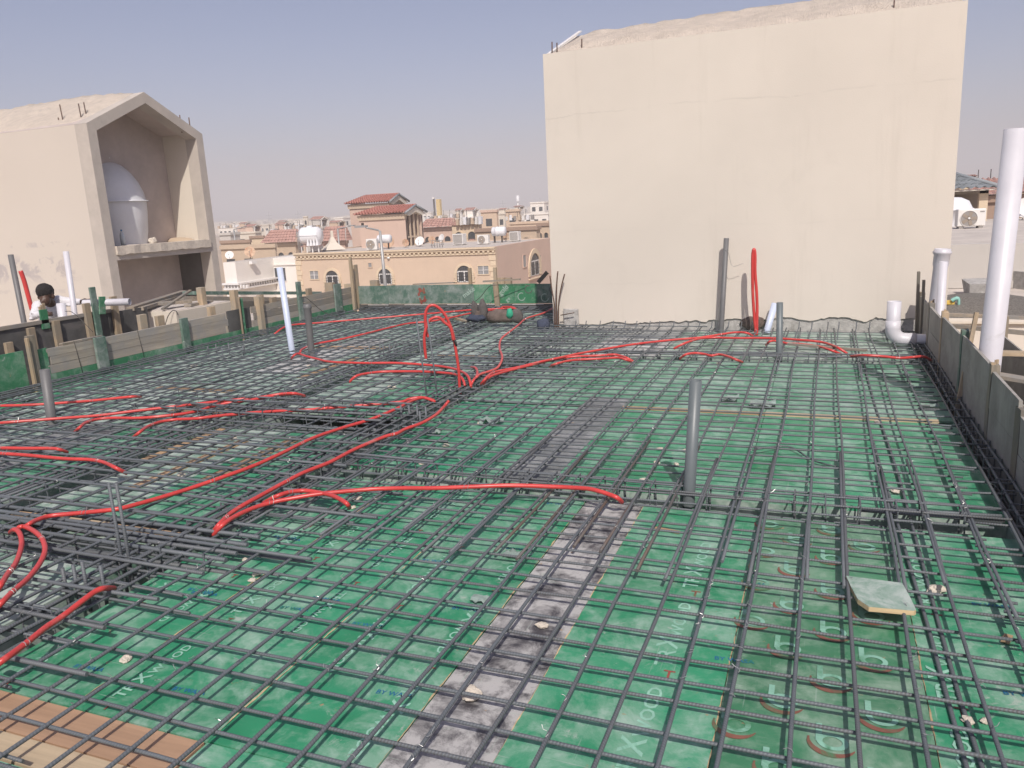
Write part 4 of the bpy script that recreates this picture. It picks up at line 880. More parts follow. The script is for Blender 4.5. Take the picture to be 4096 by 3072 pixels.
MB().prism([(WY + 0.2005, -0.5), (WY + D_, -0.5), (WY + D_, EAVE), (WY + D_ / 2, EAVE + 0.49), (WY + 0.2005, EAVE)], WX1 - 0.2, WX1 - 0.0015, 'X').build('wall', CREAM, st)
MB().prism([(WY + 0.2005, -0.5), (WY + D_, -0.5), (WY + D_, EAVE), (WY + D_ / 2, EAVE + 0.49), (WY + 0.2005, EAVE)], WX0 + 0.0015, WX0 + 0.2, 'X').build('wall', CREAM, st)
MB().box((WX0 + 0.2, WY + D_ - 0.2, -0.5), (WX1 - 0.2, WY + D_ - 0.001, EAVE)).build('wall', CREAM, st)
def mortar_roof(name, x0, x1, y0, dep, eave, rise, parent, nx=70, ny=18, seed=0.0, inset=0.05):
    vs = []; fs = []
    for i in range(nx + 1):
        for j in range(ny + 1):
            x = x0 + (x1 - x0) * i / nx; t = j / ny; yy = y0 + inset + (dep - 2 * inset) * t
            base = rise * (1 - abs(2 * t - 1))
            e = 0.0 if j in (0, ny) else 0.05 + 0.05 * mnoise.noise((x * 1.3 + seed, yy * 1.3, 0)) + 0.035 * mnoise.noise((x * 5 + seed, yy * 5, 2)) + 0.02 * abs(mnoise.noise((x * 13, yy * 13, seed)))
            e *= min(1.0, (x1 - x) / 0.35 + 0.02, (x - x0) / 0.35 + 0.02)
            vs.append((x, yy, eave + 0.003 + base + e))
    for i in range(nx):
        for j in range(ny):
            a = i * (ny + 1) + j; fs.append((a, a + ny + 1, a + ny + 2, a + 1))
    return MB().add(vs, fs, True).build(name, MORTAR, parent)
mortar_roof('mortar_roof', WX0 + 0.10, WX1 - 0.04, WY, D_, EAVE, 0.48, st, seed=1.0)
MB().beam((WX0 + 0.05, WY + 0.1, EAVE + 0.01), (WX0 + 0.09, WY + 1.52, EAVE + 0.54), 0.05, 0.02).build('roof_edge_trim', WFRAME, st)
for x, h in ((WX0 + 0.10, 0.16), (WX0 + 0.17, 0.14), (WX0 + 0.52, 0.15), (WX1 - 0.75, 0.12)):
    MB().tube([(x, WY + 0.1, EAVE - 0.05), (x + 0.005, WY + 0.1, EAVE + h)], 0.009, 6).build('bar_stub', RUSTY, st)
# exposed corner: broken concrete and bundle of bars
mb = MB().box((WX0 + 0.18, WY - 0.045, -0.1), (WX0 + 0.38, WY - 0.001, 0.30), 0.02)
o = mb.build('broken_concrete', CONC, st)
sb = thing('corner_bars', 'bundle of rusty bars at the left corner of the cream wall', 'rebar')
for dx, tx, h in ((0.06, -0.04, 0.80), (0.09, 0.05, 0.86), (0.12, 0.12, 0.82)):
    MB().tube(spline([(WX0 + dx, WY - 0.12, -0.1), (WX0 + dx + 0.01, WY - 0.12, 0.35), (WX0 + dx + tx * 0.5, WY - 0.12, h - 0.2), (WX0 + dx + tx, WY - 0.12, h)], 4), 0.010, 7).build('bar', RUSTY, sb)
MB().tube([(WX0 + 0.15, WY - 0.1, 0.23), (WX0 + 0.36, WY - 0.12, 0.27)], 0.008, 6).build('bar', RUSTY, sb)
P = GY(2218, 1270, WY - 0.3); mb = MB(); mb.ell((WX0 - 0.06, WY - 0.25, 0.10), (0.10, 0.07, 0.11), 12, 8)
o = mb.build('cloth_bundle', CLOTH_B); tag(o, 'dark blue cloth bundle at the left corner of the cream wall', 'cloth')
for v in o.data.vertices: v.co += Vector((mnoise.noise(v.co * 9), mnoise.noise(v.co * 9 + Vector((5, 0, 0))), mnoise.noise(v.co * 8 + Vector((0, 7, 0))))) * 0.04
# reddish broken spot under the red loop
mb = MB().ell((-0.86, WY + 0.0, 0.12), (0.16, 0.03, 0.09), 14, 8); o = mb.build('broken_spot', CLOTH_BR, st)
for v in o.data.vertices: v.co += Vector((mnoise.noise(v.co * 14), 0, mnoise.noise(v.co * 12))) * 0.04
# wire on the grey pipe
o = MB().tube(spline([(-1.21, 10.56, 1.10), (-1.17, 10.58, 1.06), (-1.14, 10.6, 0.92), (-1.10, 10.6, 0.88), (-0.98, 10.6, 0.92)], 5), 0.0025, 4).build('wire', WIRE); tag(o, 'thin tie wire on the tall grey pipe by the cream wall', 'wire')

# ================================================================== LEFT NICHE TOWER
TX, TY0, TY1, TR_ = -13.34, 11.77, 14.86, 0.74
nt_ = thing('niche_tower', 'cream stair tower with a gabled niche holding a water tank', 'building')
# long front wall facing the camera
o = MB().box((TX - 7.5, TY0, -0.6), (TX, TY0 + 0.2, EAVE)).build('wall', CREAM2, nt_)
def stain_mat():
    m, n, b = newmat('stained cream render'); v = coords(n)
    big = noise(n, v, 0.5, 5, 0.6); col = mix(n, big.outputs['Fac'], (0.53, 0.475, 0.41), (0.58, 0.525, 0.455))
    sep = nd(n, 'ShaderNodeSeparateXYZ'); n.links.new(v.outputs[0], sep.inputs[0])
    st = noise(n, v, 1.8, 9, 0.72, 0.7); r1 = ramp(n, st.outputs['Fac'], 0.50, 0.56)
    prod = None
    for zc, hw, amt in ((1.02, 0.33, 1.0), (1.52, 0.07, 0.8), (0.55, 0.06, 0.4)):
        sub = nd(n, 'ShaderNodeMath'); sub.operation = 'SUBTRACT'; sub.inputs[1].default_value = zc; n.links.new(sep.outputs[2], sub.inputs[0])
        ab = nd(n, 'ShaderNodeMath'); ab.operation = 'ABSOLUTE'; n.links.new(sub.outputs[0], ab.inputs[0])
        mr = nd(n, 'ShaderNodeMapRange'); mr.inputs['From Min'].default_value = hw; mr.inputs['From Max'].default_value = hw * 0.4; mr.inputs['To Min'].default_value = 0; mr.inputs['To Max'].default_value = amt
        n.links.new(ab.outputs[0], mr.inputs[0])
        mu = nd(n, 'ShaderNodeMath'); mu.operation = 'MULTIPLY'; n.links.new(mr.outputs[0], mu.inputs[0]); n.links.new(r1.outputs[0], mu.inputs[1])
        sx = nd(n, 'ShaderNodeMapRange'); sx.inputs['From Min'].default_value = -14.0; sx.inputs['From Max'].default_value = -14.6; n.links.new(sep.outputs[0], sx.inputs[0])
        m2 = nd(n, 'ShaderNodeMath'); m2.operation = 'MULTIPLY'; n.links.new(mu.outputs[0], m2.inputs[0]); n.links.new(sx.outputs[0], m2.inputs[1])
        col = mix(n, m2.outputs[0], col, (0.42, 0.38, 0.36))
    n.links.new(col, b.inputs['Base Color']); b.inputs['Roughness'].default_value = 0.9
    f = noise(n, v, 60, 3); bump(n, b, f.outputs['Fac'], 0.2, 0.006)
    return m
o.data.materials.clear(); o.data.materials.append(stain_mat())
ym = (TY0 + TY1) / 2
outer = [(TY0 + 0.2005, -0.6), (TY0 + 0.2005, EAVE)]
fw = 0.32     # depth of the gable frame
def jamb(y0, y1, z0, z1): MB().box((TX - fw, y0, z0), (TX - 0.002, y1, z1)).build('jamb', CONC_G, nt_)
MB().box((TX - fw, TY0 - 0.001, -0.6), (TX + 0.004, TY0 + 0.21, EAVE)).build('jamb', CONC_G, nt_)
MB().box((TX - fw, TY1 - 0.21, -0.6), (TX + 0.004, TY1, EAVE)).build('jamb', CONC_G, nt_)
for s in (0, 1):
    ye_, yi = (TY0 - 0.001, TY0 + 0.21) if s == 0 else (TY1, TY1 - 0.21)
    poly = [(ye_, EAVE + 0.0015), (ym, EAVE + TR_), (ym, EAVE + TR_ - 0.22), (yi, EAVE - 0.12), (yi, EAVE + 0.0015)]
    MB().prism(poly, TX - fw, TX + 0.003, 'X').build('gable_beam', CONC_G, nt_)
MB().box((TX - fw, TY0 + 0.21, 1.14), (TX + 0.002, TY1 - 0.21, 1.30)).build('cross_beam', CONC_G, nt_)
mb = MB(); n_ = 26; yy0, yy1 = TY0 + 0.212, TY1 - 0.212
vs = []
for k in range(n_ + 1):
    y = yy0 + (yy1 - yy0) * k / n_; j = 0.03 * mnoise.noise((y * 4, 0, 3)); z1 = 1.42 + 0.02 * mnoise.noise((y * 6, 5, 3)); z0 = 1.25 + 0.03 * mnoise.noise((y * 5, 9, 3))
    vs += [(TX + 0.05 + j, y, z1), (TX + 0.05 + j, y, z0), (TX - 0.3, y, z0), (TX - 0.3, y, z1)]
mb.add(vs, [(4 * k + a, 4 * k + 4 + a, 4 * k + 4 + (a + 1) % 4, 4 * k + (a + 1) % 4) for k in range(n_) for a in range(4)] + [(0, 1, 2, 3), (4 * n_, 4 * n_ + 3, 4 * n_ + 2, 4 * n_ + 1)])
mb.build('broken_ledge', STONE, nt_)
# niche room
XB = GY(703, 942, 14.65).x
MB().box((XB, TY0 + 0.2005, 1.30), (TX - fw + 0.001, TY1 - 0.2005, 1.40)).build('niche_floor', ROOFW, nt_)
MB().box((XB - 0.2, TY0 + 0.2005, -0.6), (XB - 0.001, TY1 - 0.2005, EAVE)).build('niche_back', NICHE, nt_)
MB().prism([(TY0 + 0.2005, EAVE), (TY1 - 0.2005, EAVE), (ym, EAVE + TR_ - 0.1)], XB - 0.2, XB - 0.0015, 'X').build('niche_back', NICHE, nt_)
MB().box((TX - 7.5, TY1 - 0.20, -0.6), (TX - fw, TY1 - 0.001, EAVE)).build('wall', CREAM2, nt_)
for s in (0, 1):
    y0 = TY0 if s == 0 else TY1
    poly = [(y0, EAVE + 0.002), (ym, EAVE + TR_ - 0.03), (ym, EAVE + TR_ - 0.18), (y0 + (0.25 if s == 0 else -0.25), EAVE + 0.002)]
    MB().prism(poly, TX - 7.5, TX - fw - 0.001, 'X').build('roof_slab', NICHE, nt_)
mortar_roof('mortar_roof', TX - 7.4, TX - fw + 0.03, TY0, TY1 - TY0, EAVE, 0.74, nt_, 60, 16, 7.0, 0.04)
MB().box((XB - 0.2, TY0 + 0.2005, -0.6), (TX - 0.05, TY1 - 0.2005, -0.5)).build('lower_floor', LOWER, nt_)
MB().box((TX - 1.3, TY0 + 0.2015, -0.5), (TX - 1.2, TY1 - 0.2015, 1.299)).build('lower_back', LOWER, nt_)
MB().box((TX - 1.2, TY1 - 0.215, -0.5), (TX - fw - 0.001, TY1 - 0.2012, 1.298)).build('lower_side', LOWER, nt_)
MB().box((TX - 7.5, TY0 + 0.2005, 0.0), (TX - 7.3, TY1 - 0.2005, EAVE)).build('wall', CREAM2, nt_)
for px_, dy, h in ((240, 0.3, 0.10), (255, 0.3, 0.34), (330, 0.35, 0.30), (352, 0.5, 0.28)):
    P = GY(px_, 490, TY0 + dy); MB().tube([(P.x, TY0 + dy, EAVE - 0.1), (P.x - 0.03, TY0 + dy, EAVE + h + dy * 0.4)], 0.012, 6).build('bar_stub', RUSTY, nt_)
for y, h in ((14.35, 0.32), (14.62, 0.26)): MB().tube([(TX - 0.1, y, EAVE + 0.0), (TX - 0.1, y, EAVE + 0.22 + h * 0.5)], 0.012, 6).build('bar_stub', RUSTY, nt_)
# contents of the niche
tk = thing('water_tank', 'round white water tank standing inside the gabled niche', 'tank')
tc = (TX - 1.30, GX(438, 900, TX - 1.30).y, 1.40)
MB().lathe(tc, [(0.70, 0.0), (0.76, 0.3), (0.80, 0.7), (0.81, 0.9), (0.81, 0.94)], 40).build('lower_shell', TANK, tk)
MB().lathe(tc, [(0.86, 0.925), (0.86, 0.95), (0.81, 0.955)], 40).build('rim', TANK, tk)
MB().lathe(tc, [(0.81, 0.94), (0.78, 1.12), (0.70, 1.34), (0.57, 1.55), (0.42, 1.70), (0.30, 1.77)], 40).build('upper_shell', TANK, tk)
MB().lathe(tc, [(0.30, 1.70), (0.31, 1.86), (0.26, 2.00), (0.14, 2.07), (0.0, 2.08)], 32).build('lid', TANK, tk)
P = GX(487, 935, TX - 0.35); bo = MB().lathe((P.x, P.y, 1.41), [(0.0, 0), (0.045, 0.005), (0.047, 0.20), (0.035, 0.26), (0.016, 0.29), (0.016, 0.33), (0, 0.33)], 14).build('plastic_bottle', BOTTLE)
tag(bo, 'clear plastic bottle with blue cap on the niche ledge', 'bottle'); MB().lathe((P.x, P.y, 1.41), [(0.018, 0.30), (0.018, 0.335), (0.0, 0.336)], 10).build('cap', LET_BLUE, bo)
def stone(label, P, s, mat=STONE, flat=0.55, seed=0):
    mb = MB().ell((0, 0, 0), (1, 1, 1), 10, 7); o = mb.build('stone', mat)
    for v in o.data.vertices:
        c = v.co.copy(); v.co = c * (1 + 0.45 * mnoise.noise(c * 1.3 + Vector((seed * 3.1, seed, 0))) + 0.2 * mnoise.noise(c * 3.3 + Vector((seed, 0, 2))))
        v.co = Vector((v.co.x * s, v.co.y * s * 0.8, max(-0.4, v.co.z) * s * flat))
    for p_ in o.data.polygons: p_.use_smooth = False
    o.data.transform(Matrix.Translation((P[0], P[1], P[2] + s * flat * 0.4)) @ RZ(seed * 1.7)); tag(o, label, 'stone'); return o
P = GX(608, 943, TX - 0.3); stone('broken plaster lump on the niche ledge', (P.x, P.y, 1.42), 0.11, STONE, 0.8, 3)
o = MB().ell((TX - 0.8, TY1 - 0.35, 1.40), (0.5, 0.16, 0.10), 14, 8).build('sand_heap', SAND); tag(o, 'small heap of sand at the right of the niche floor', 'sand')
# ================================================================== LOOSE THINGS ON THE DECK
for k, (px_, py_, s, lab) in enumerate((
    (1882, 2783, 0.045, 'large flat pale stone on the black strip in the foreground'),
    (2171, 2506, 0.026, 'angular pale stone on the black strip above the large flat one'),
    (506, 2640, 0.030, 'grey white stone block on the near left plywood'),
    (3745, 2365, 0.042, 'pale flat stone right of the broken plywood piece'),
    (3580, 1969, 0.030, 'pale stone behind the front beam cage at right'),
    (2573, 1925, 0.030, 'white stone flake left of the foreground grey pipe shadow'),
    (3872, 2886, 0.022, 'left of two white lumps near the bottom right corner'), (3941, 2886, 0.018, 'right of two white lumps near the bottom right corner'),
    (1432, 2000, 0.034, 'cream stone beside the diving end of the short red conduit'), (1412, 2032, 0.022, 'thin white flake below the diving red conduit end'),
    (981, 2242, 0.020, 'small pinkish stone by the bar bundle end'), (1028, 2298, 0.028, 'flat pale stone left of the near green sheets'), (1008, 2324, 0.020, 'small chip below the flat pale stone at left'),
    (1925, 1694, 0.045, 'pale stone on the mesh in the middle of the deck'), (1784, 1785, 0.030, 'small cream stone by the two raised bars'), (1689, 1855, 0.030, 'cream stone at the foot of the front beam cage'),
    (2639, 1799, 0.025, 'upper left of four stone chips behind the foreground pipe'), (2740, 1806, 0.025, 'upper right of four stone chips behind the foreground pipe'), (2628, 1853, 0.025, 'lower left of four stone chips behind the foreground pipe'), (2706, 1859, 0.020, 'lower right of four stone chips behind the foreground pipe'),
    (2877, 1456, 0.03, 'small pale stone just before the second beam'), (727, 1904, 0.035, 'round pale stone left of the longest red conduit'), (210, 2009, 0.02, 'small stone on the green sheet by the lower left curves'),
    (448, 1559, 0.045, 'white scrap stone on the far left mesh'), (777, 1468, 0.05, 'pale stone on the mesh before the left timber planks'), (1567, 1555, 0.05, 'cream stone left of the tall red loop foot'),
    (934, 1757, 0.035, 'pinkish stone in front of the raised beam cage'), (1234, 1468, 0.04, 'pale stone just below the white pipe foot'), (3511, 1694, 0.03, 'tan stone lying on the low bars at right'))):
    stone(lab, G(px_, py_, 0.002), s, STONE, 0.5, k + 1)
# broken plywood offcut on top of the bars
pts = [(3384, 2305), (3609, 2334), (3640, 2390), (3664, 2440), (3655, 2444), (3475, 2428), (3431, 2398), (3402, 2345)]
P = [G(a, b_, 0.080) for a, b_ in pts]
t = thing('plywood_offcut', 'broken green plywood offcut lying on the bars at lower right', 'plywood')
o = MB().add([(p.x, p.y, 0.083) for p in P] + [(p.x, p.y, 0.0805) for p in P], [tuple(range(8))] + [(i, (i + 1) % 8, 8 + (i + 1) % 8, 8 + i) for i in range(8)]).build('film_face', GREEN_D, t)
MB().add([(p.x, p.y - 0.002, 0.0803) for p in P] + [(p.x, p.y - 0.004, 0.062) for p in P], [tuple(range(8)), tuple(range(15, 7, -1))] + [(i, (i + 1) % 8, 8 + (i + 1) % 8, 8 + i) for i in range(8)]).build('wood_core', EDGEWOOD, t)
def film(label, px_, py_, s, k):
    vs = []; n = 6; p = G(px_, py_, 0.01)
    for i in range(n):
        for j in range(n): vs.append((p.x + s * (i / (n - 1) - .5) * 1.3 + 0.3 * s * mnoise.noise((i, j, k)), p.y + s * (j / (n - 1) - .5) + 0.3 * s * mnoise.noise((i, j, k + 9)), 0.012 + 0.35 * s * (0.5 + mnoise.noise((i * .7, j * .7, k * 3.0)))))
    o = MB().add(vs, [(i * n + j, (i + 1) * n + j, (i + 1) * n + j + 1, i * n + j + 1) for i in range(n - 1) for j in range(n - 1)], True).build('plastic_film', FILM); tag(o, label, 'plastic')
film('crumpled clear film between the near bars beside the black strip', 2052, 2222, 0.07, 1); film('small clear film scrap on the near green sheet', 1918, 2403, 0.06, 2)
film('clear film scrap on the mesh beside the pale middle stone', 1965, 1694, 0.14, 3); film('clear film scrap left of the middle mesh', 1723, 1734, 0.12, 4)
film('film scrap by the tan filler lath, left', 2917, 1604, 0.12, 5); film('long film scrap by the tan filler lath, right', 3051, 1625, 0.16, 6); film('white film scrap by the right form panel shadow', 3721, 1629, 0.10, 7); film('white film scrap at far left mesh edge', 105, 1602, 0.16, 8)
for lab, a, b_, m_ in (('tan wood chip on the green sheet left of the front beam', (2620, 2112), (2720, 2130), TANPLY), ('splinter of wood on the right green sheet', (4020, 2570), (4035, 2540), TANPLY)):
    p, q = G(*a, 0.006), G(*b_, 0.006); o = MB().beam(p, q, 0.03, 0.006).build('wood_chip', m_); tag(o, lab, 'wood chip')
p, q = G(3150, 1376, 0.11), G(3467, 1402, 0.09); o = MB().beam(p, q, 0.06, 0.02).build('timber_lath', TIM_X); tag(o, 'weathered timber lath lying on the bars below the cream wall', 'plank')
p, q = G(1785, 1262, 0.08), G(1872, 1288, 0.08); o = MB().beam(p, q, 0.06, 0.03).build('timber_lath', TIM_Z); tag(o, 'short timber stick beside the dark bag on the far mesh', 'plank')
p, q = G(2040, 1280, 0.08), G(2175, 1284, 0.10); o = MB().tube([p, q], 0.012, 6).build('loose_bar', REBAR_X); tag(o, 'thin pale bar lying beside the canvas tool bag', 'rebar')
o = MB().tube(spline([G(3010, 1800, 0.05), G(3150, 1785, 0.03), G(3250, 1840, 0.02), G(3350, 1868, 0.02)], 5), 0.006, 6).build('loose_bar', REBAR_X); tag(o, 'bent thin bar lying skew on the right green sheets', 'rebar')
def lump(parent, name, c, r, mat, k, amp=0.3):
    o = MB().ell((0, 0, 0), (1, 1, 1), 18, 12).build(name, mat, parent)
    for v in o.data.vertices:
        d = v.co.copy(); v.co = Vector((d.x * r[0], d.y * r[1], max(d.z, -0.8) * r[2])) * (1 + amp * mnoise.noise(d * 1.6 + Vector((k, 0, 0))) + amp * .5 * mnoise.noise(d * 4 + Vector((0, k, 0))))
        v.co += Vector(c)
    return o
p = G(1905, 1290, 0.08); t = thing('dark_bag', 'slumped dark cloth bag with raised strap on the far mesh', 'bag')
lump(t, 'bag_body', (p.x, p.y, 0.15), (0.15, 0.10, 0.065), CLOTH_B, 2); lump(t, 'flap', (p.x + 0.10, p.y + 0.05, 0.26), (0.07, 0.06, 0.16), CLOTH_D, 4)
lump(t, 'strap', (p.x - 0.03, p.y + 0.04, 0.27), (0.06, 0.05, 0.13), CLOTH_D, 9, 0.5); lump(t, 'lining', (p.x + 0.04, p.y, 0.20), (0.05, 0.06, 0.06), CLOTH_BR, 12, 0.4)
p = G(2015, 1287, 0.08); t = thing('tool_bag', 'brown canvas tool bag with a green cloth on the far mesh', 'bag')
lump(t, 'bag_body', (p.x - 0.05, p.y, 0.16), (0.24, 0.12, 0.11), CLOTH_BR, 6, 0.2); lump(t, 'bag_side', (p.x + 0.20, p.y + 0.02, 0.16), (0.11, 0.10, 0.11), CLOTH_D, 7, 0.2)
lump(t, 'green_cloth', (p.x + 0.13, p.y - 0.06, 0.21), (0.055, 0.05, 0.08), CLOTH_GR, 8)

# ================================================================== THE WORKER
def J(a, b_, dd=0.0): return GD(60 + a / 4.424, 1080 + b_ / 4.424, 12.55 + dd)
def capsule(mb, p, q, r0, r1, n=14):
    p, q = Vector(p), Vector(q); m = 6
    mb.tube([p.lerp(q, k / m) for k in range(m + 1)], [r0 + (r1 - r0) * k / m for k in range(m + 1)], n)
    mb.ell(p, (r0,) * 3, n, 8); mb.ell(q, (r1,) * 3, n, 8)
def solid(mb, name, mat, parent, vox, smooth=4):
    o = mb.build(name, mat)
    md = o.modifiers.new('r', 'REMESH'); md.mode = 'VOXEL'; md.voxel_size = vox; md.use_smooth_shade = True
    sm = o.modifiers.new('s', 'SMOOTH'); sm.iterations = smooth; sm.factor = 0.5
    bpy.context.view_layer.update()
    me = bpy.data.meshes.new_from_object(o.evaluated_get(bpy.context.evaluated_depsgraph_get()))
    me.materials.clear(); me.materials.append(mat)
    for p_ in me.polygons: p_.use_smooth = True
    n_ = bpy.data.objects.new(name, me); COL.objects.link(n_); bpy.data.objects.remove(o)
    if parent: n_.parent = parent
    return n_
per = thing('person', 'stooping worker in a white shirt holding a pipe behind the left shuttering', 'person')
hd = J(545, 432); rt = Vector((0.85, 0.53, 0)); fwd = Vector((0.40, -0.85, -0.35)).normalized()   # facing down toward the deck
neck = J(625, 590, 0.10); chest = J(640, 720, 0.22); pel = J(640, 1000, 0.42)
sL, eL, wL = J(420, 650, 0.12), J(345, 800, 0.02), J(500, 775, -0.22)
sR, eR, wR = J(770, 555, 0.20), J(965, 565, 0.08), J(1175, 560, -0.06)
mb = MB()
capsule(mb, neck, hd, 0.060, 0.07)
mb.ell(hd + Vector((0, 0, 0.02)), (0.088, 0.098, 0.115), 18, 12)
mb.ell(hd + fwd * 0.055 + Vector((0.01, 0, -0.06)), (0.062, 0.070, 0.075), 14, 10)
mb.ell(hd + fwd * 0.128 + Vector((0, 0, -0.045)), (0.017, 0.022, 0.026), 10, 6)
for s in (-1, 1): mb.ell(hd + rt * 0.090 * s + Vector((0, 0, -0.035)), (0.018, 0.026, 0.034), 10, 6)
mb.ell(hd + fwd * 0.108 + Vector((0, 0, -0.088)), (0.030, 0.020, 0.012), 10, 6)
for s in (-1, 1): mb.ell(hd + fwd * 0.10 + rt * 0.035 * s + Vector((0, 0, -0.01)), (0.022, 0.016, 0.012), 10, 6)
capsule(mb, chest, pel, 0.13, 0.13); capsule(mb, neck, chest, 0.07, 0.12)
for s_, e_, w_ in ((sL, eL, wL), (sR, eR, wR)):
    capsule(mb, chest.lerp(s_, 0.5), s_, 0.08, 0.062); capsule(mb, s_, e_, 0.052, 0.042); capsule(mb, e_, w_, 0.040, 0.028)
hipv = Vector((0.09, 0.05, 0))
for s in (-1, 1):
    hip = pel + hipv * s; kn = Vector((hip.x + 0.12, hip.y - 0.18, 0.12)); an = Vector((hip.x - 0.02, hip.y - 0.02, -0.27))
    capsule(mb, hip, kn, 0.085, 0.058); capsule(mb, kn, an, 0.055, 0.036); capsule(mb, an, an + Vector((0.10, -0.17, -0.03)), 0.042, 0.034)
# hands: palm, four bent fingers, thumb
for w_, tgt, grip in ((wR, J(1240, 545, -0.12), True), (wL, J(580, 770, -0.30), False)):
    dv = (tgt - w_).normalized(); sdv = dv.cross(Vector((0, 0, 1))).normalized(); upv = sdv.cross(dv)
    pc = w_ + dv * 0.075
    capsule(mb, w_, pc, 0.026, 0.036)
    for k in range(4):
        b0 = pc + dv * 0.03 + sdv * (0.030 - 0.02 * k); l1 = (0.040, 0.046, 0.043, 0.034)[k]
        b1 = b0 + dv * l1 + upv * 0.012; b2 = b1 + (dv * 0.3 - upv * 0.9).normalized() * 0.032; b3 = b2 + (-upv * 0.9 - dv * 0.3).normalized() * 0.02
        capsule(mb, b0, b1, 0.0095, 0.009, 8); capsule(mb, b1, b2, 0.009, 0.0082, 8); capsule(mb, b2, b3, 0.0082, 0.007, 8)
    t0 = pc - dv * 0.02 + sdv * 0.035; t1 = t0 + (sdv * 0.7 + dv * 0.6).normalized() * 0.04; t2 = t1 + (dv * 0.8 - upv * 0.5).normalized() * 0.03
    capsule(mb, t0, t1, 0.012, 0.0105, 8); capsule(mb, t1, t2, 0.0105, 0.008, 8)
solid(mb, 'body', SKIN, per, 0.0075, 3)
mb = MB()
capsule(mb, chest + Vector((0, 0, 0.01)), pel, 0.165, 0.155); capsule(mb, neck.lerp(chest, 0.4), chest, 0.098, 0.155)
for s_, e_, w_ in ((sL, eL, wL), (sR, eR, wR)):
    capsule(mb, chest.lerp(s_, 0.4), s_, 0.115, 0.088); capsule(mb, s_, e_, 0.080, 0.062); capsule(mb, e_, e_.lerp(w_, 0.82), 0.058, 0.044)
for k in range(14):
    a = [sL, eL, sR, eR, chest][k % 5]; mb.ell(a + Vector((rnd.uniform(-.06, .06), rnd.uniform(-.06, .06), rnd.uniform(-.06, .05))), (0.045, 0.045, 0.018), 8, 6)
solid(mb, 'shirt', SHIRT, per, 0.010, 3)
mb = MB()
for s in (-1, 1):
    hip = pel + hipv * s; kn = Vector((hip.x + 0.12, hip.y - 0.18, 0.12)); an = Vector((hip.x - 0.02, hip.y - 0.02, -0.20))
    capsule(mb, pel, hip, 0.15, 0.11); capsule(mb, hip, kn, 0.105, 0.08); capsule(mb, kn, an, 0.08, 0.065)
solid(mb, 'trousers', TROUS, per, 0.014, 3)
mb = MB(); mb.ell(hd + Vector((-0.006, -0.008, 0.048)), (0.102, 0.108, 0.108), 20, 14); mb.ell(hd + Vector((0.0, -0.03, 0.055)), (0.092, 0.09, 0.085), 16, 10); mb.ell(hd - fwd * 0.06 + Vector((0, 0, 0.02)), (0.085, 0.085, 0.10), 16, 10)
hr = solid(mb, 'hair', HAIR, per, 0.008, 2)
for v in hr.data.vertices: v.co += v.normal * (0.006 * mnoise.noise(v.co * 60))

# ================================================================== GROUND, OWN BUILDING, NEIGHBOUR ROOFS
def struct(name, mb, mat): return tag(mb.build(name, mat), kind='structure')
GZ = -7.2
vs = []; fs = []; N = 60
for i in range(N + 1):
    for j in range(N + 1):
        u, v = (i / N - .5) * 2, (j / N - .5) * 2
        X, Y_ = math.copysign(abs(u) ** 2.2, u) * 9000, math.copysign(abs(v) ** 2.2, v) * 9000
        d = math.hypot(X, Y_); z = GZ
        if d > 300: z += (d - 300) * 0.004 * max(0, 1 + 0.8 * mnoise.noise((X * 0.0011, Y_ * 0.0011, 0)))
        vs.append((X, Y_, z))
for i in range(N):
    for j in range(N): a = i * (N + 1) + j; fs.append((a, a + N + 1, a + N + 2, a + 1))
struct('ground', MB().add(vs, fs, True), SAND)
# desert ridge on the skyline
vs = []; fs = []; M = 160
for i in range(M + 1):
    px_ = -1500 + 7200 * i / M
    for k, (d, f_) in enumerate(((2300, 0.0), (2700, 0.6), (3000, 1.0), (3500, 0.3))):
        r = ray(px_, 800); r = Vector((r.x, r.y, 0)).normalized()
        rise = 14 + (3 if px_ < 1200 else 8 * min(1, (px_ - 1200) / 900)) + 40 * min(1, max(0, (px_ - 2300) / 1200)) + 7 * mnoise.noise((px_ * 0.004, 0, k)) + 2.5 * mnoise.noise((px_ * 0.02, 3, k))
        vs.append((r.x * d, r.y * d, GZ + 8 + (rise - GZ - 2) * f_))
for i in range(M):
    for k in range(3): a = i * 4 + k; fs.append((a, a + 4, a + 5, a + 1))
struct('hills', MB().add(vs, fs, True), RIDGE)
struct('building_below', MB().box((-9.25, -6, GZ), (1.9, 13.4, -0.62)), CREAM2)
struct('neighbour_roof', MB().box((-24, 2, GZ), (-9.35, 14.9, -0.36)), ROOFW)
struct('road', MB().box((-60, 17.5, GZ), (-3, 52, GZ + 0.02)), ROOFW)

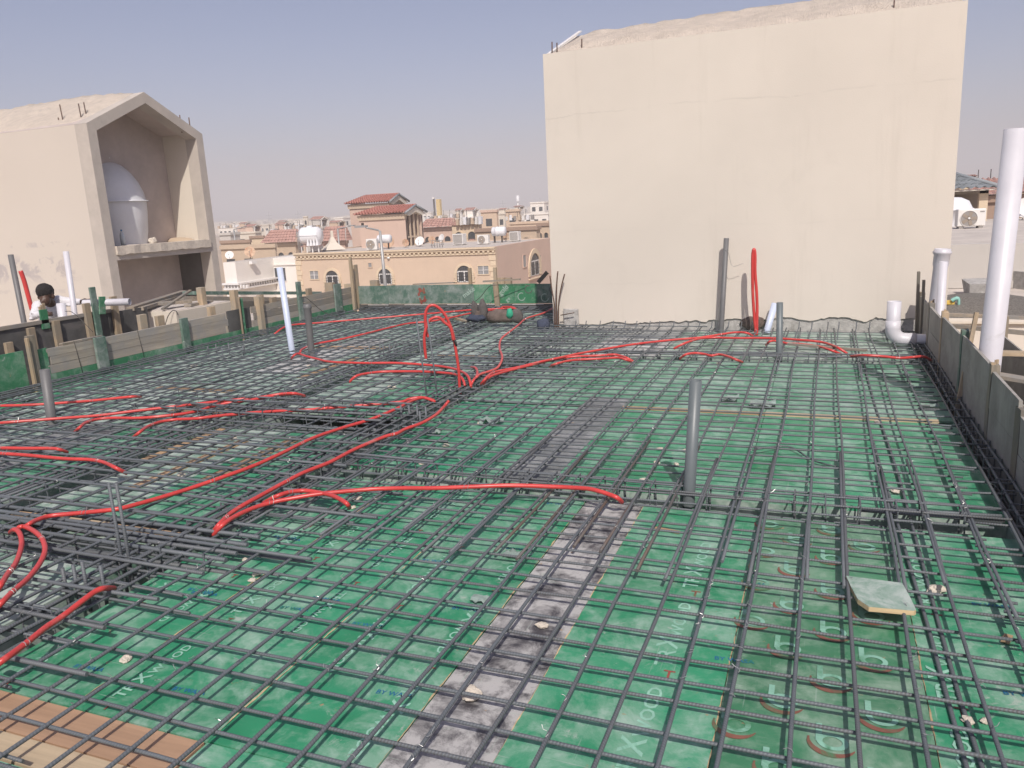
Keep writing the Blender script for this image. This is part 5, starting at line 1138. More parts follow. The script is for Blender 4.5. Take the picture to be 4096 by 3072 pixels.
# right neighbour: low cream wall, gravelled roof, high parapet and upper roof
rw = thing('neighbour_wall', 'low cream wall of the neighbour beyond the right form panels', 'wall')
MB().box((1.45, 11.6, -3), (12, 11.8, 0.0)).build('wall', CREAM, rw); MB().box((1.43, 11.55, 0.001), (12, 11.85, 0.03)).build('coping', CREAM2, rw)
tag(MB().box((1.4, 11.8, -3), (14, 17.2, -0.12)).build('gravel_roof', ROOFW), kind='structure')
vs = []; n = 26
for i in range(n + 1):
    for j in range(n + 1):
        u, v = i / n, j / n; vs.append((1.5 + 2.6 * u, 12.2 + 3.2 * v, -0.125 + 0.22 * max(0, 1 - (2 * u - 0.6) ** 2 * 1.2 - (2 * v - 1) ** 2) + 0.02 * mnoise.noise((u * 22, v * 22, 0))))
o = MB().add(vs, [(i * (n + 1) + j, (i + 1) * (n + 1) + j, (i + 1) * (n + 1) + j + 1, i * (n + 1) + j + 1) for i in range(n) for j in range(n)], True).build('gravel_heap', GRAVEL); o['kind'] = 'stuff'; o['label'] = 'heap of grey gravel on the right neighbour roof'; o['category'] = 'gravel'
k0 = thing('roof_kerb', 'rough broken concrete kerb on the right neighbour roof', 'kerb')
P = G(4040, 1150, 0.0); MB().beam((P.x - 0.3, P.y + 2.4, 0.02), (P.x + 1.6, P.y - 1.2, 0.02), 0.45, 0.35).build('kerb_block', CONC, k0); MB().box((P.x - 0.7, P.y - 0.35, -0.12), (P.x - 0.25, P.y + 0.2, 0.14), 0.05).build('kerb_block', CONC, k0)
uw = thing('upper_roof_parapet', 'pale grey parapet wall of the upper roof at far right', 'wall')
MB().box((1.2, 16.7, -3), (16, 16.9, 0.70)).build('wall', GREYW, uw); MB().box((1.2, 16.68, -0.11), (16, 16.70, 0.02)).build('skirting', GREYW, uw)
tag(MB().box((1.0, 16.9, -3), (16, 30, 0.66)).build('upper_roof', ROOFW), kind='structure')

def ac_unit(label, P, w_=0.85, h=0.65, d=0.32, rot=0.0, fan=True, logo=False):
    t = thing('ac_unit', label, 'air conditioner', 'outdoor air conditioner units')
    o = bevel(MB().box((-w_ / 2, 0, 0.06), (w_ / 2, d, h)).build('casing', ACW, t), 0.02)
    parts = [o]
    if fan:
        r = h * 0.40; c = (-w_ * 0.10, -0.004, h * 0.52)
        parts.append(MB().lathe((c[0], c[1], c[2]), [(r * 1.05, 0.0), (r * 1.05, -0.015), (r * .98, -0.015)], 28, 'Y').build('fan_ring', ACW, t))
        parts.append(MB().lathe((c[0], c[1] - 0.002, c[2]), [(0.001, 0), (r, 0)], 28, 'Y').build('fan_grille', ACG, t))
        for a in range(5):
            th = a * 2 * math.pi / 5; mb = MB(); mb.beam((c[0], -0.012, c[2]), (c[0] + r * .9 * math.cos(th), -0.012, c[2] + r * .9 * math.sin(th)), 0.004, r * 0.4, (-math.sin(th), 0, math.cos(th))); parts.append(mb.build('fan_blade', SHADE, t))
        parts.append(MB().lathe((c[0], c[1] - 0.02, c[2]), [(0.0001, 0), (r * .16, 0), (r * .16, 0.02)], 12, 'Y').build('fan_hub', ACW, t))
        if logo: parts.append(MB().box((w_ * 0.28, -0.004, h * 0.82), (w_ * 0.44, -0.001, h * 0.88)).build('badge', ACG, t))
    else:
        parts.append(MB().box((-w_ / 2 + 0.06, -0.01, 0.12), (w_ / 2 - 0.06, -0.002, h - 0.06)).build('grille', ACG, t))
        for k in range(7): parts.append(MB().box((-w_ / 2 + 0.06, -0.016, 0.14 + k * (h - 0.22) / 7), (w_ / 2 - 0.06, -0.0105, 0.155 + k * (h - 0.22) / 7)).build('louvre', ACW, t))
    for x in (-w_ * .35, w_ * .35): parts.append(MB().box((x - 0.05, 0.02, 0), (x + 0.05, d - 0.02, 0.058)).build('foot', ACG, t))
    t.location = P; t.rotation_euler = (0, 0, rot)
    return t
def dish(label, P, r, mat, az, tilt=0.5, pole=0.5):
    t = thing('satellite_dish', label, 'satellite dish', 'satellite dishes on the roofs')
    m = Matrix.Translation((0, 0, pole)) @ RZ(az) @ Matrix.Rotation(math.pi / 2 - tilt, 4, 'X')
    o = MB().lathe((0, 0, 0), [(0.001, 0), (r * .4, r * 0.03), (r * .75, r * 0.11), (r, r * 0.2), (r * 1.01, r * 0.2), (r * 1.01, r * 0.18), (r * .7, r * 0.07), (0.001, -0.02)], 28).build('reflector', mat, t); o.data.transform(m)
    o = MB().tube([(0, -r * 0.95, r * 0.18), (0, -r * 0.2, r * 0.95)], r * 0.035, 6).build('feed_arm', STEELG, t); o.data.transform(m)
    o = MB().box((-r * .07, -r * .28, r * .88), (r * .07, -r * .12, r * 1.05)).build('feed_horn', ACG, t); o.data.transform(m)
    MB().tube([(0, 0.03, -0.05), (0, 0.03, pole)], r * 0.05, 8).build('mast', IRON, t)
    for s in (-1, 1): MB().tube([(r * .35 * s, 0.25 * r, -0.03), (0, 0.03, pole * .8)], r * 0.03, 6).build('leg', IRON, t)
    t.location = P; return t
def drum(label, P, r, L, mat=TANK, axis='X', name='water_tank', leg=0.35):
    t = thing(name, label, 'tank')
    prof = [(0.001, -L / 2), (r * .7, -L / 2 + 0.02), (r, -L / 2 + r * .35)] + [(r * (1.0 if k % 2 else 1.025), -L / 2 + r * .35 + (L - r * .7) * k / 10) for k in range(11)] + [(r, L / 2 - r * .35), (r * .7, L / 2 - 0.02), (0.001, L / 2)]
    MB().lathe((0, 0, leg + r), prof, 28, axis).build('shell', mat, t)
    MB().lathe((0, 0, leg + 2 * r - 0.03), [(r * .35, 0), (r * .35, 0.12), (0.001, 0.14)], 18).build('lid', mat, t)
    for s in (-1, 1): 
        c = (s * L * .3, 0) if axis == 'X' else (0, s * L * .3)
        MB().box((c[0] - 0.08, c[1] - r * .6, 0), (c[0] + 0.08, c[1] + r * .6, leg + r * .35)).build('cradle', mat, t)
    t.location = P; return t

# pavilion with grey tiles on the upper right roof
pv = thing('tiled_pavilion', 'open pavilion with grey tiled roof behind the cream wall at right', 'building')
C1 = G(3928, 884, 0.66); zr0 = 0.66
MB().box((C1.x - 0.12, C1.y, zr0), (C1.x + 0.12, C1.y + 0.2, 1.62)).build('column', BEIGE2, pv)
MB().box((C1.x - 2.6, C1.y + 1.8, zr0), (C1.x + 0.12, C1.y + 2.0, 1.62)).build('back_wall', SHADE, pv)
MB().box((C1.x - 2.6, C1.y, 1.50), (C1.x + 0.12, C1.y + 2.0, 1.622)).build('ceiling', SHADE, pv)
def tile_slope(name, a, b_, c, d, courses, waves, amp, mat, parent):
    # a-b eave, d-c ridge ; wavy stepped courses
    a, b_, c, d = map(Vector, (a, b_, c, d)); nrm = (b_ - a).cross(d - a).normalized(); vs = []; fs = []; W = waves * 6
    if nrm.z < 0: nrm = -nrm
    for i in range(courses):
        for e in (0, 1):
            t = (i + e) / courses
            for k in range(W + 1):
                s = k / W; p = a.lerp(b_, s).lerp(d.lerp(c, s), t)
                vs.append(p + nrm * (amp * (1 + math.sin(s * waves * 2 * math.pi)) + amp * 1.2 * (1 - e)))
    for r in range(2 * courses - 1):
        for k in range(W): o = r * (W + 1) + k; fs.append((o, o + 1, o + W + 2, o + W + 1))
    return MB().add(vs, fs).build(name, mat, parent)
e0 = Vector((C1.x - 2.9, C1.y - 0.3, 1.62)); e1 = Vector((C1.x + 0.35, C1.y - 0.3, 1.62)); r0 = Vector((C1.x - 2.9, C1.y + 1.0, 2.22)); r1 = Vector((C1.x - 1.1, C1.y + 1.0, 2.22))
tile_slope('tile_roof', e0, e1, r1, r0, 5, 14, 0.035, GREYTILE, pv)
tile_slope('tile_roof', e1, e1 + Vector((0, 2.6, 0)), r1 + Vector((0, 0.02, 0)), r1, 5, 10, 0.035, GREYTILE, pv)
MB().tube([e1 + Vector((0.05, 0, 0.05)), r1 + Vector((0, 0, 0.06))], 0.07, 8).build('hip_ridge', GREYTILE, pv); MB().tube([r0 + Vector((0, 0, 0.06)), r1 + Vector((0, 0, 0.06))], 0.07, 8).build('hip_ridge', GREYTILE, pv)
MB().box((C1.x - 2.85, C1.y - 0.26, 1.59), (C1.x + 0.3, C1.y - 0.2, 1.628)).build('fascia', CREAM2, pv)
P = GD(3808, 870, 26.0); tk = thing('water_tank', 'white domed water tank under the grey tiled pavilion', 'tank')
MB().lathe((P.x, P.y, 0.66), [(0.50, 0), (0.50, 0.42), (0.54, 0.43), (0.54, 0.47), (0.50, 0.48), (0.40, 0.68), (0.2, 0.78), (0.001, 0.8)], 30).build('shell', TANK, tk)
ac_unit('white outdoor unit with round fan beside the cream wall at right', G(3884, 914, 0.66), 0.66, 0.50, 0.28, 0.12, True, True)
ac_unit('outdoor unit at the right edge behind the thick white pipe', G(4085, 872, 0.66), 0.8, 0.6, 0.3, 0.1)
dish('white dish at the right edge on the upper roof', G(4105, 880, 0.66), 0.32, DISH_W, -0.3, 0.4, 0.35)
mb = MB(); P = G(3832, 914, 0.66); mb.box((P.x, P.y - 0.05, 0.66), (P.x + 0.12, P.y + 0.2, 1.05)); o = mb.build('valve_box', ACG); tag(o, 'small grey valve box left of the fan unit at right', 'box')
# ================================================================== MIDDLE DISTANCE
def win(parent, x0, x1, z0, z1, y, mat=GLASS, frame=True, grid=(0, 0), face='Y'):
    # window on a face at y (facing -Y) or at x (facing +X)
    t = 0.06
    def bx(a0, a1, b0, b1, d0, d1, name, m, par):
        if face == 'Y': return MB().box((a0, y - d1, b0), (a1, y - d0, b1)).build(name, m, par)
        return MB().box((y + d0, a0, b0), (y + d1, a1, b1)).build(name, m, par)
    w_ = bx(x0, x1, z0, z1, 0.004, 0.02, 'window', mat, parent)
    if frame:
        for a0, a1, b0, b1 in ((x0 - t, x1 + t, z1, z1 + t), (x0 - t, x1 + t, z0 - t, z0), (x0 - t, x0, z0, z1), (x1, x1 + t, z0, z1)): bx(a0, a1, b0, b1, 0.003, 0.06, 'frame', WFRAME if frame is True else frame, w_)
    for k in range(grid[0]): a = x0 + (x1 - x0) * (k + 1) / (grid[0] + 1); bx(a - 0.02, a + 0.02, z0, z1, 0.022, 0.05, 'mullion', WFRAME, w_)
    for k in range(grid[1]): a = z0 + (z1 - z0) * (k + 1) / (grid[1] + 1); bx(x0, x1, a - 0.02, a + 0.02, 0.051, 0.07, 'mullion', WFRAME, w_)
    return w_
def arch_win(parent, cx_, z0, w_, h, y, trim=BEIGE2, face='Y', big=True):
    r = w_ / 2; zs = z0 + h - r; n = 12
    def M(u, d, z): return (u, y - d, z) if face == 'Y' else (y + d, u, z)
    poly = [(cx_ - r, z0), (cx_ + r, z0)] + [(cx_ + r * math.cos(math.pi * k / n), zs + r * math.sin(math.pi * k / n)) for k in range(n + 1)]
    W = MB().add([M(u, 0.01, z) for u, z in poly], [tuple(range(len(poly)))]).build('window', GLASS, parent)
    mb = MB(); R = r * 1.32
    ring = [(R, -0.02), ] 
    vs = []
    for k in range(n + 1):
        a = math.pi * k / n; ca, sa = math.cos(a), math.sin(a)
        vs += [M(cx_ + r * ca, 0.0, zs + r * sa), M(cx_ + r * ca, 0.09, zs + r * sa), M(cx_ + R * ca, 0.09, zs + R * sa), M(cx_ + R * ca, 0.0, zs + R * sa)]
    mb.add(vs, [(4 * k + j, 4 * k + 4 + j, 4 * k + 5 + j, 4 * k + 1 + j) for k in range(n) for j in range(3)])
    for s in (-1, 1):
        a0, a1 = sorted((cx_ + s * r, cx_ + s * R))
        hh = zs - z0
        for q in range(4): 
            zz0, zz1 = z0 + hh * q / 4 + 0.015, z0 + hh * (q + 1) / 4 - 0.015
            e = 0.0 if q % 2 else 0.05
            b0, b1 = (a0 - e, a1) if s < 0 else (a0, a1 + e)
            c = [M(b0, 0.0, zz0), M(b1, 0.0, zz0), M(b1, 0.09, zz0), M(b0, 0.09, zz0), M(b0, 0.0, zz1), M(b1, 0.0, zz1), M(b1, 0.09, zz1), M(b0, 0.09, zz1)]
            mb.add(c, [(0, 3, 2, 1), (4, 5, 6, 7), (0, 1, 5, 4), (1, 2, 6, 5), (2, 3, 7, 6), (3, 0, 4, 7)])
    mb.build('surround', trim, W)
    c = [M(cx_ - R * 1.05, 0.0, z0 - 0.26), M(cx_ + R * 1.05, 0.0, z0 - 0.26), M(cx_ + R * 1.05, 0.16, z0 - 0.26), M(cx_ - R * 1.05, 0.16, z0 - 0.26), M(cx_ - R * 1.05, 0.0, z0 - 0.18), M(cx_ + R * 1.05, 0.0, z0 - 0.18), M(cx_ + R * 1.05, 0.16, z0 - 0.18), M(cx_ - R * 1.05, 0.16, z0 - 0.18)]
    MB().add(c, [(0, 3, 2, 1), (4, 5, 6, 7), (0, 1, 5, 4), (1, 2, 6, 5), (2, 3, 7, 6), (3, 0, 4, 7)]).build('sill', trim, W)
    if big:
        mb = MB()
        for k in range(1, 7): u = cx_ - r + w_ * k / 7; top = zs + math.sqrt(max(0, r * r - (u - cx_) ** 2)); mb.tube([M(u, 0.05, z0), M(u, 0.05, top)], 0.012, 5)
        for q in range(1, 4): mb.tube([M(cx_ - r, 0.05, z0 + (h - r * .6) * q / 4), M(cx_ + r, 0.05, z0 + (h - r * .6) * q / 4)], 0.012, 5)
        mb.build('grille', IRON, W)
        for a0, a1, b0, b1 in ((cx_ - r * .9, cx_ + r * .9, z0 + h * .62, z0 + h * .68), (cx_ - 0.04, cx_ + 0.04, z0, z0 + h * .62), (cx_ - r * .9, cx_ - r * .8, z0, z0 + h * .62), (cx_ + r * .8, cx_ + r * .9, z0, z0 + h * .62), (cx_ - r * .9, cx_ + r * .9, z0, z0 + 0.06)):
            p0, p1 = M(a0, 0.015, b0), M(a1, 0.03, b1); MB().box([min(p0[i], p1[i]) for i in range(3)], [max(p0[i], p1[i]) for i in range(3)]).build('casement', WFRAME, W)
    return W

ZR = -0.95
c = G(1985, 986, ZR); MX1, MY = c.x, 55.4; MX0 = GY(1180, 1016, MY).x
mh = thing('arched_window_house', 'beige single block house with three arched windows and dentil cornice', 'building')
MB().box((MX0, MY, GZ), (MX1, MY + 0.4, ZR)).build('front_wall', BEIGE, mh)
MB().box((MX1 - 0.4, MY + 0.4, GZ), (MX1 - 0.002, MY + 13.5, ZR)).build('side_wall', PINKB, mh)
MB().box((MX0 + 0.01, MY + 0.4, GZ), (MX0 + 0.4, MY + 13.5, ZR)).build('side_wall', BEIGE, mh)
MB().box((MX0 + 0.4, MY + 13.1, GZ), (MX1 - 0.4, MY + 13.5, ZR)).build('back_wall', BEIGE, mh)
MB().box((MX0 + 0.4, MY + 0.4, ZR - 0.3), (MX1 - 0.4, MY + 13.1, ZR - 0.08)).build('roof_deck', ROOFW, mh)
for k, (dz, dp, m_) in enumerate(((0.0, 0.26, BEIGE2), (-0.14, 0.18, BEIGE2), (-0.42, 0.10, BEIGE2))):
    MB().box((MX0 - 0.05, MY - dp, ZR + dz - 0.12), (MX1 + 0.03, MY - 0.001 + k * 0.0, ZR + dz - 0.001)).build('cornice', m_, mh)
for k in range(46):
    x = MX0 + 0.2 + (MX1 - MX0 - 0.4) * k / 45; MB().box((x, MY - 0.16, ZR - 0.41), (x + 0.17, MY - 0.001, ZR - 0.265)).build('dentil', BEIGE2, mh)
for k in range(12):
    for x0, x1 in ((MX0 - 0.03, MX0 + 0.55 - 0.12 * (k % 2)), (MX1 - 0.55 + 0.12 * (k % 2), MX1 + 0.03)):
        z1 = ZR - 0.62 - k * 0.42; MB().box((x0, MY - 0.05, z1 - 0.38), (x1, MY - 0.001, z1)).build('quoin', BEIGE2, mh)
for px_ in (1329, 1541, 1858):
    P = GY(px_, 1100, MY); z_top = GY(px_ - 2, {1329: 1082, 1541: 1074, 1858: 1062}[px_], MY).z; arch_win(mh, P.x, z_top - 1.28, 1.26, 1.28, MY)
for px0, px1, y0, y1 in ((1240, 1276, 1084, 1116), (1912, 1956, 1064, 1096)):
    a, b_ = GY(px0, y0, MY), GY(px1, y1, MY); win(mh, a.x, b_.x, b_.z, a.z, MY, GLASS_L, BEIGE2, (1, 1))
for px0, px1, y0, y1 in ((1474, 1488, 1052, 1068),): a, b_ = GY(px0, y0, MY), GY(px1, y1, MY); win(mh, a.x, b_.x, b_.z, a.z, MY, GLASS_L, BEIGE)
P = GX(2138, 1045, MX1); arch_win(mh, P.y, P.z - 1.2, 2.4, 1.9, MX1, BEIGE2, 'X')
a, b_ = GX(2090, 1022, MX1), GX(2104, 1066, MX1); win(mh, a.y, b_.y, b_.z, a.z, MX1, GLASS_L, PINKB, (0, 0), 'X')
a, b_ = GX(2154, 1022, MX1), GX(2164, 1046, MX1); win(mh, a.y, b_.y, b_.z, a.z, MX1, GLASS_L, PINKB, (0, 0), 'X')
MB().lathe((GY(1556, 1030, MY).x, MY - 0.06, GY(1556, 1032, MY).z), [(0.001, -0.1), (0.12, -0.05), (0.14, 0.05), (0.1, 0.1)], 12).build('camera_dome', WFRAME, mh)
# things on its roof
RZ_ = ZR - 0.08
def on(px_, py_): return G(px_, py_, RZ_)
ac_unit('tall grey louvred cooler on the beige roof, left of the fan unit', on(1832, 981), 0.95, 0.95, 0.8, 0.0, False)
ac_unit('white fan unit on the beige house roof', on(1932, 978), 1.0, 0.80, 0.4, 0.05)
ac_unit('square louvred cooler at the right of the beige house roof', on(2056, 966), 0.85, 0.85, 0.7, 0.0, False)
ac_unit('dusty cooler at the left of the beige house roof by the lamp post', on(1488, 1002), 0.9, 0.95, 0.6, 0.3, True)
dish('large rusty dish leaning on the red tiled tower', on(1556, 992), 0.52, DISH_R, 0.35, 0.15, 0.55); dish('small rusty dish seen edge on before the tower', on(1622, 990), 0.34, DISH_R, 1.1, 0.2, 0.4)
dish('left white dish on the beige house roof', on(1681, 986), 0.42, DISH_W, 0.1, 0.5, 0.45); dish('yellowed dish between the two white ones', on(1728, 984), 0.34, DISH_R, 0.9, 0.3, 0.5)
dish('right white dish on the beige house roof', on(1769, 980), 0.36, DISH_W, -0.4, 0.35, 0.6); dish('grey dish near the two coolers on the beige roof', on(2024, 967), 0.32, DISH_R, -0.6, 0.4, 0.45)
t = thing('water_heater', 'white cylindrical water heater on dark stand by the lamp post', 'tank'); P = on(1541, 996)
MB().lathe((0, 0, 0.85), [(0.001, -0.6), (0.33, -0.58), (0.36, -0.5), (0.36, 0.5), (0.33, 0.58), (0.001, 0.6)], 24, 'X').build('shell', TANK, t)
for s in (-1, 1): MB().tube([(0.35 * s, 0, 0), (0.35 * s, 0, 0.6)], 0.06, 6).build('leg', IRON, t)
t.location = P
t = thing('water_heater', 'white ribbed water heater between the two right coolers', 'tank'); P = on(1998, 970)
MB().lathe((0, 0, 0.95), [(0.001, -0.6), (0.38, -0.58), (0.40, -0.5), (0.40, -0.2), (0.43, -0.18), (0.43, -0.1), (0.40, -0.08), (0.40, 0.5), (0.36, 0.58), (0.001, 0.6)], 24, 'X').build('shell', TANK, t)
MB().box((-0.5, -0.08, 0), (-0.38, 0.08, 1.3)).build('stand', IRON, t); MB().box((0.2, -0.06, 0), (0.3, 0.06, 0.6)).build('stand', IRON, t); t.location = P
t = thing('pipe_rack', 'low pipe rack on the beige house roof edge', 'rack'); P = on(1750, 990)
for k in range(5): MB().tube([(k * 0.24 - 0.5, 0, 0), (k * 0.24 - 0.5, 0, 0.55)], 0.03, 5).build('leg', ACG, t)
MB().box((-0.55, -0.04, 0.55), (0.55, 0.04, 0.60)).build('rail', ACG, t); t.location = P
# street lamp
lampP = GD(1541, 1141, 45); t = thing('street_lamp', 'grey street lamp with a bent arm before the beige house', 'street lamp')
tp = GD(1520, 925, 45); ar = GD(1432, 906, 45)
MB().tube([(tp.x + 0.15, tp.y, GZ), (lampP.x, lampP.y, lampP.z), (tp.x, tp.y, tp.z)], [0.12, 0.10, 0.07], 10).build('pole', STEELG, t)
MB().tube(spline([(tp.x, tp.y, tp.z - 0.05), (tp.x - 0.1, tp.y, tp.z + 0.05), (ar.x + 0.5, ar.y, ar.z - 0.08)], 4), 0.05, 8).build('arm', STEELG, t)
MB().box((ar.x - 0.15, ar.y - 0.14, ar.z - 0.07), (ar.x + 0.55, ar.y + 0.14, ar.z + 0.05)).build('lantern', STEELG, t); MB().box((ar.x + 0.25, ar.y - 0.06, ar.z + 0.05), (ar.x + 0.35, ar.y + 0.06, ar.z + 0.18)).build('photocell', IRON, t)

# twin red tiled towers behind it
def tile_tower(label, pl, pm, pr, py_eave, py_apex, D, wall, open_front):
    t = thing('tiled_tower', label, 'building')
    C = GD(pm, py_eave, D); x1, y0, ze = C.x, C.y, C.z
    x0 = GY(pl, py_eave, y0).x; y1 = GX(pr, py_eave, x1).y; dep = y1 - y0; ym_ = (y0 + y1) / 2
    za = GX((pm + pr) / 2, py_apex, x1).z
    MB().box((x0, y0, GZ), (x1, y0 + 0.3, ze - 0.5)).build('wall', wall, t); MB().box((x0 - 0.12, y0 - 0.12, ze - 0.5), (x1 + 0.02, y0 + 0.28, ze - 0.06)).build('eave_moulding', SANDW, t)
    if open_front:
        MB().box((x1 - 2.6, y0 + 0.3, GZ), (x1 - 2.3, y1 - 0.01, ze)).build('glazing_wall', SANDW, t)
        for k in range(5): yy = y0 + 0.1 + (dep - 0.3) * k / 4; MB().box((x1 - 0.12, yy, GZ), (x1, yy + 0.16, ze + (za - ze) * (1 - abs(2 * k / 4 - 1)) * 0.7 - 0.1)).build('mullion', SANDW, t)
        MB().box((x1 - 0.1, y0 + 0.3, ze - 0.15), (x1 - 0.03, y1, ze)).build('transom', SANDW, t); MB().box((x1 - 0.1, y0 + 0.3, ze - 2.2), (x1 - 0.03, y1, ze - 2.05)).build('transom', SANDW, t)
        MB().box((x1 - 2.2, y0 + 0.32, GZ), (x1 - 2.15, y1 - 0.02, ze + 0.3)).build('pane', GLASS_L, t)
    else:
        MB().prism([(y0 + 0.3, GZ), (y1, GZ), (y1, ze), (ym_, za - 0.3), (y0 + 0.3, ze)], x1 - 0.3, x1 - 0.01, 'X').build('gable_wall', wall, t)
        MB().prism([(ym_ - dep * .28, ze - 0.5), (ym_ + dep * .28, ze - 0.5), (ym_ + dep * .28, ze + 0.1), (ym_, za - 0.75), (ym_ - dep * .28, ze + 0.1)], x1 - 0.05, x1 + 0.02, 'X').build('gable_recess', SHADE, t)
    for s in (0, 1):
        yy = y0 - 0.25 if s == 0 else y1 + 0.25
        poly = [(yy, ze - 0.1), (ym_, za - 0.06), (ym_, za - 0.5), (yy + (0.7 if s == 0 else -0.7), ze - 0.25)]
        MB().prism(poly, x1 - 0.1, x1 + 0.25, 'X').build('gable_trim', CREAM2, t)
    MB().box((x0, y1 - 0.3, GZ), (x1, y1 - 0.002, ze)).build('wall', wall, t); MB().box((x0 - 0.002, y0 + 0.3, GZ), (x0 + 0.3, y1 - 0.3, ze)).build('wall', wall, t)
    wv = max(10, int((x1 - x0 + 0.6) / 0.3)); hip = (x1 - x0) * 0.22
    tile_slope('tile_roof', (x0 - 0.35, y0 - 0.4, ze - 0.04), (x1 + 0.3, y0 - 0.4, ze - 0.04), (x1 + 0.3, ym_, za), (x0 + hip, ym_, za), 9, wv, 0.08, REDTILE, t)
    tile_slope('tile_roof', (x0 - 0.35, y1 + 0.4, ze - 0.04), (x1 + 0.3, y1 + 0.4, ze - 0.04), (x1 + 0.3, ym_, za), (x0 + hip, ym_, za), 9, wv, 0.08, REDTILE, t)
    tile_slope('tile_roof', (x0 - 0.35, y0 - 0.4, ze - 0.04), (x0 - 0.35, y1 + 0.4, ze - 0.04), (x0 + hip, ym_ + 0.01, za), (x0 + hip, ym_, za), 10, 10, 0.045, REDTILE, t)
    MB().tube([(x0 + hip, ym_, za + 0.08), (x1 + 0.35, ym_, za + 0.08)], 0.12, 8).build('ridge', REDTILE, t)
    for s in (-1, 1): MB().tube([(x1 + 0.3, ym_ + s * (dep / 2 + 0.4), ze + 0.02), (x1 + 0.3, ym_, za + 0.08)], 0.11, 8).build('barge_tiles', GREYTILE, t)
    return t
tile_tower('front red tiled tower with a tall glazed gable above the beige roof', 1434, 1618, 1688, 852, 824, 72, PINKB, True)
tile_tower('rear red tiled tower, taller and farther left', 1395, 1556, 1620, 808, 779, 84, PINKB, False)

# white villa left of the beige house
ZW = -1.35
cb = G(940, 1049, ZW); cc = G(1092, 1032, ZW)
vw = thing('white_villa', 'white flat roofed villa with a white dentil cornice left of the beige house', 'building')
wx, wy0 = cb.x, cb.y; wy1 = GX(1092, 1032, wx).y; wx1 = GY(1178, 1030, wy1).x; wx0 = GY(892, 1052, wy0).x
MB().box((wx0, wy0, GZ), (wx, wy1 + 6, ZW)).build('wall', WHITEW, vw); MB().box((wx + 0.003, wy1, GZ), (wx1 + 1.0, wy1 + 6, ZW - 0.01)).build('wall', WHITEW, vw)
MB().box((wx0, wy0 + 0.2, ZW + 0.001), (wx - 0.2, wy1 + 5.5, ZW + 0.02)).build('roof_deck', ROOFW, vw)
for k in range(2):
    zc = GY(900, 1132, wy0).z - 0.42 * k
    MB().box((wx0 - 0.1, wy0 - 0.35 + 0.12 * k, zc - 0.14), (wx + 0.35 - 0.12 * k, wy0 - 0.001, zc)).build('cornice', WFRAME, vw); MB().box((wx + 0.001, wy0, zc - 0.142), (wx + 0.35 - 0.12 * k, wy1 + 0.0, zc - 0.002)).build('cornice', WFRAME, vw)
zc = GY(900, 1132, wy0).z
for k in range(int((wy1 - wy0) / 0.32)): MB().box((wx + 0.002, wy0 + 0.1 + k * 0.32, zc - 0.40), (wx + 0.22, wy0 + 0.24 + k * 0.32, zc - 0.16)).build('dentil', WFRAME, vw)
for k in range(8): MB().box((wx0 + k * 0.32, wy0 - 0.2, zc - 0.40), (wx0 + 0.14 + k * 0.32, wy0 - 0.002, zc - 0.16)).build('dentil', WFRAME, vw)
a, b_ = GY(1098, 1072, wy1), GY(1147, 1122, wy1); win(vw, a.x, b_.x, b_.z, a.z, wy1, GLASS)
MB().box((wx - 0.25, wy1 - 0.1, a.z + 0.22), (wx1 + 1.0, wy1 - 0.003, a.z + 0.32)).build('cornice', WHITEW, vw)
dish('white dish on the roof left of the white villa', G(921, 1042, ZW), 0.36, DISH_W, 0.5, 0.45, 0.45); dish('rusted dish on the white villa roof', G(1003, 1036, ZW), 0.46, DISH_R, 0.6, 0.35, 0.6)
t = thing('security_camera', 'small white camera fixed to the white villa wall', 'camera'); P = GX(1006, 1050, wx + 0.1); MB().box((P.x, P.y - 0.3, P.z - 0.12), (P.x + 0.3, P.y + 0.3, P.z + 0.12)).build('housing', WFRAME, t); MB().tube([(P.x, P.y, P.z), (P.x - 0.1, P.y, P.z)], 0.04, 6).build('bracket', WFRAME, t)

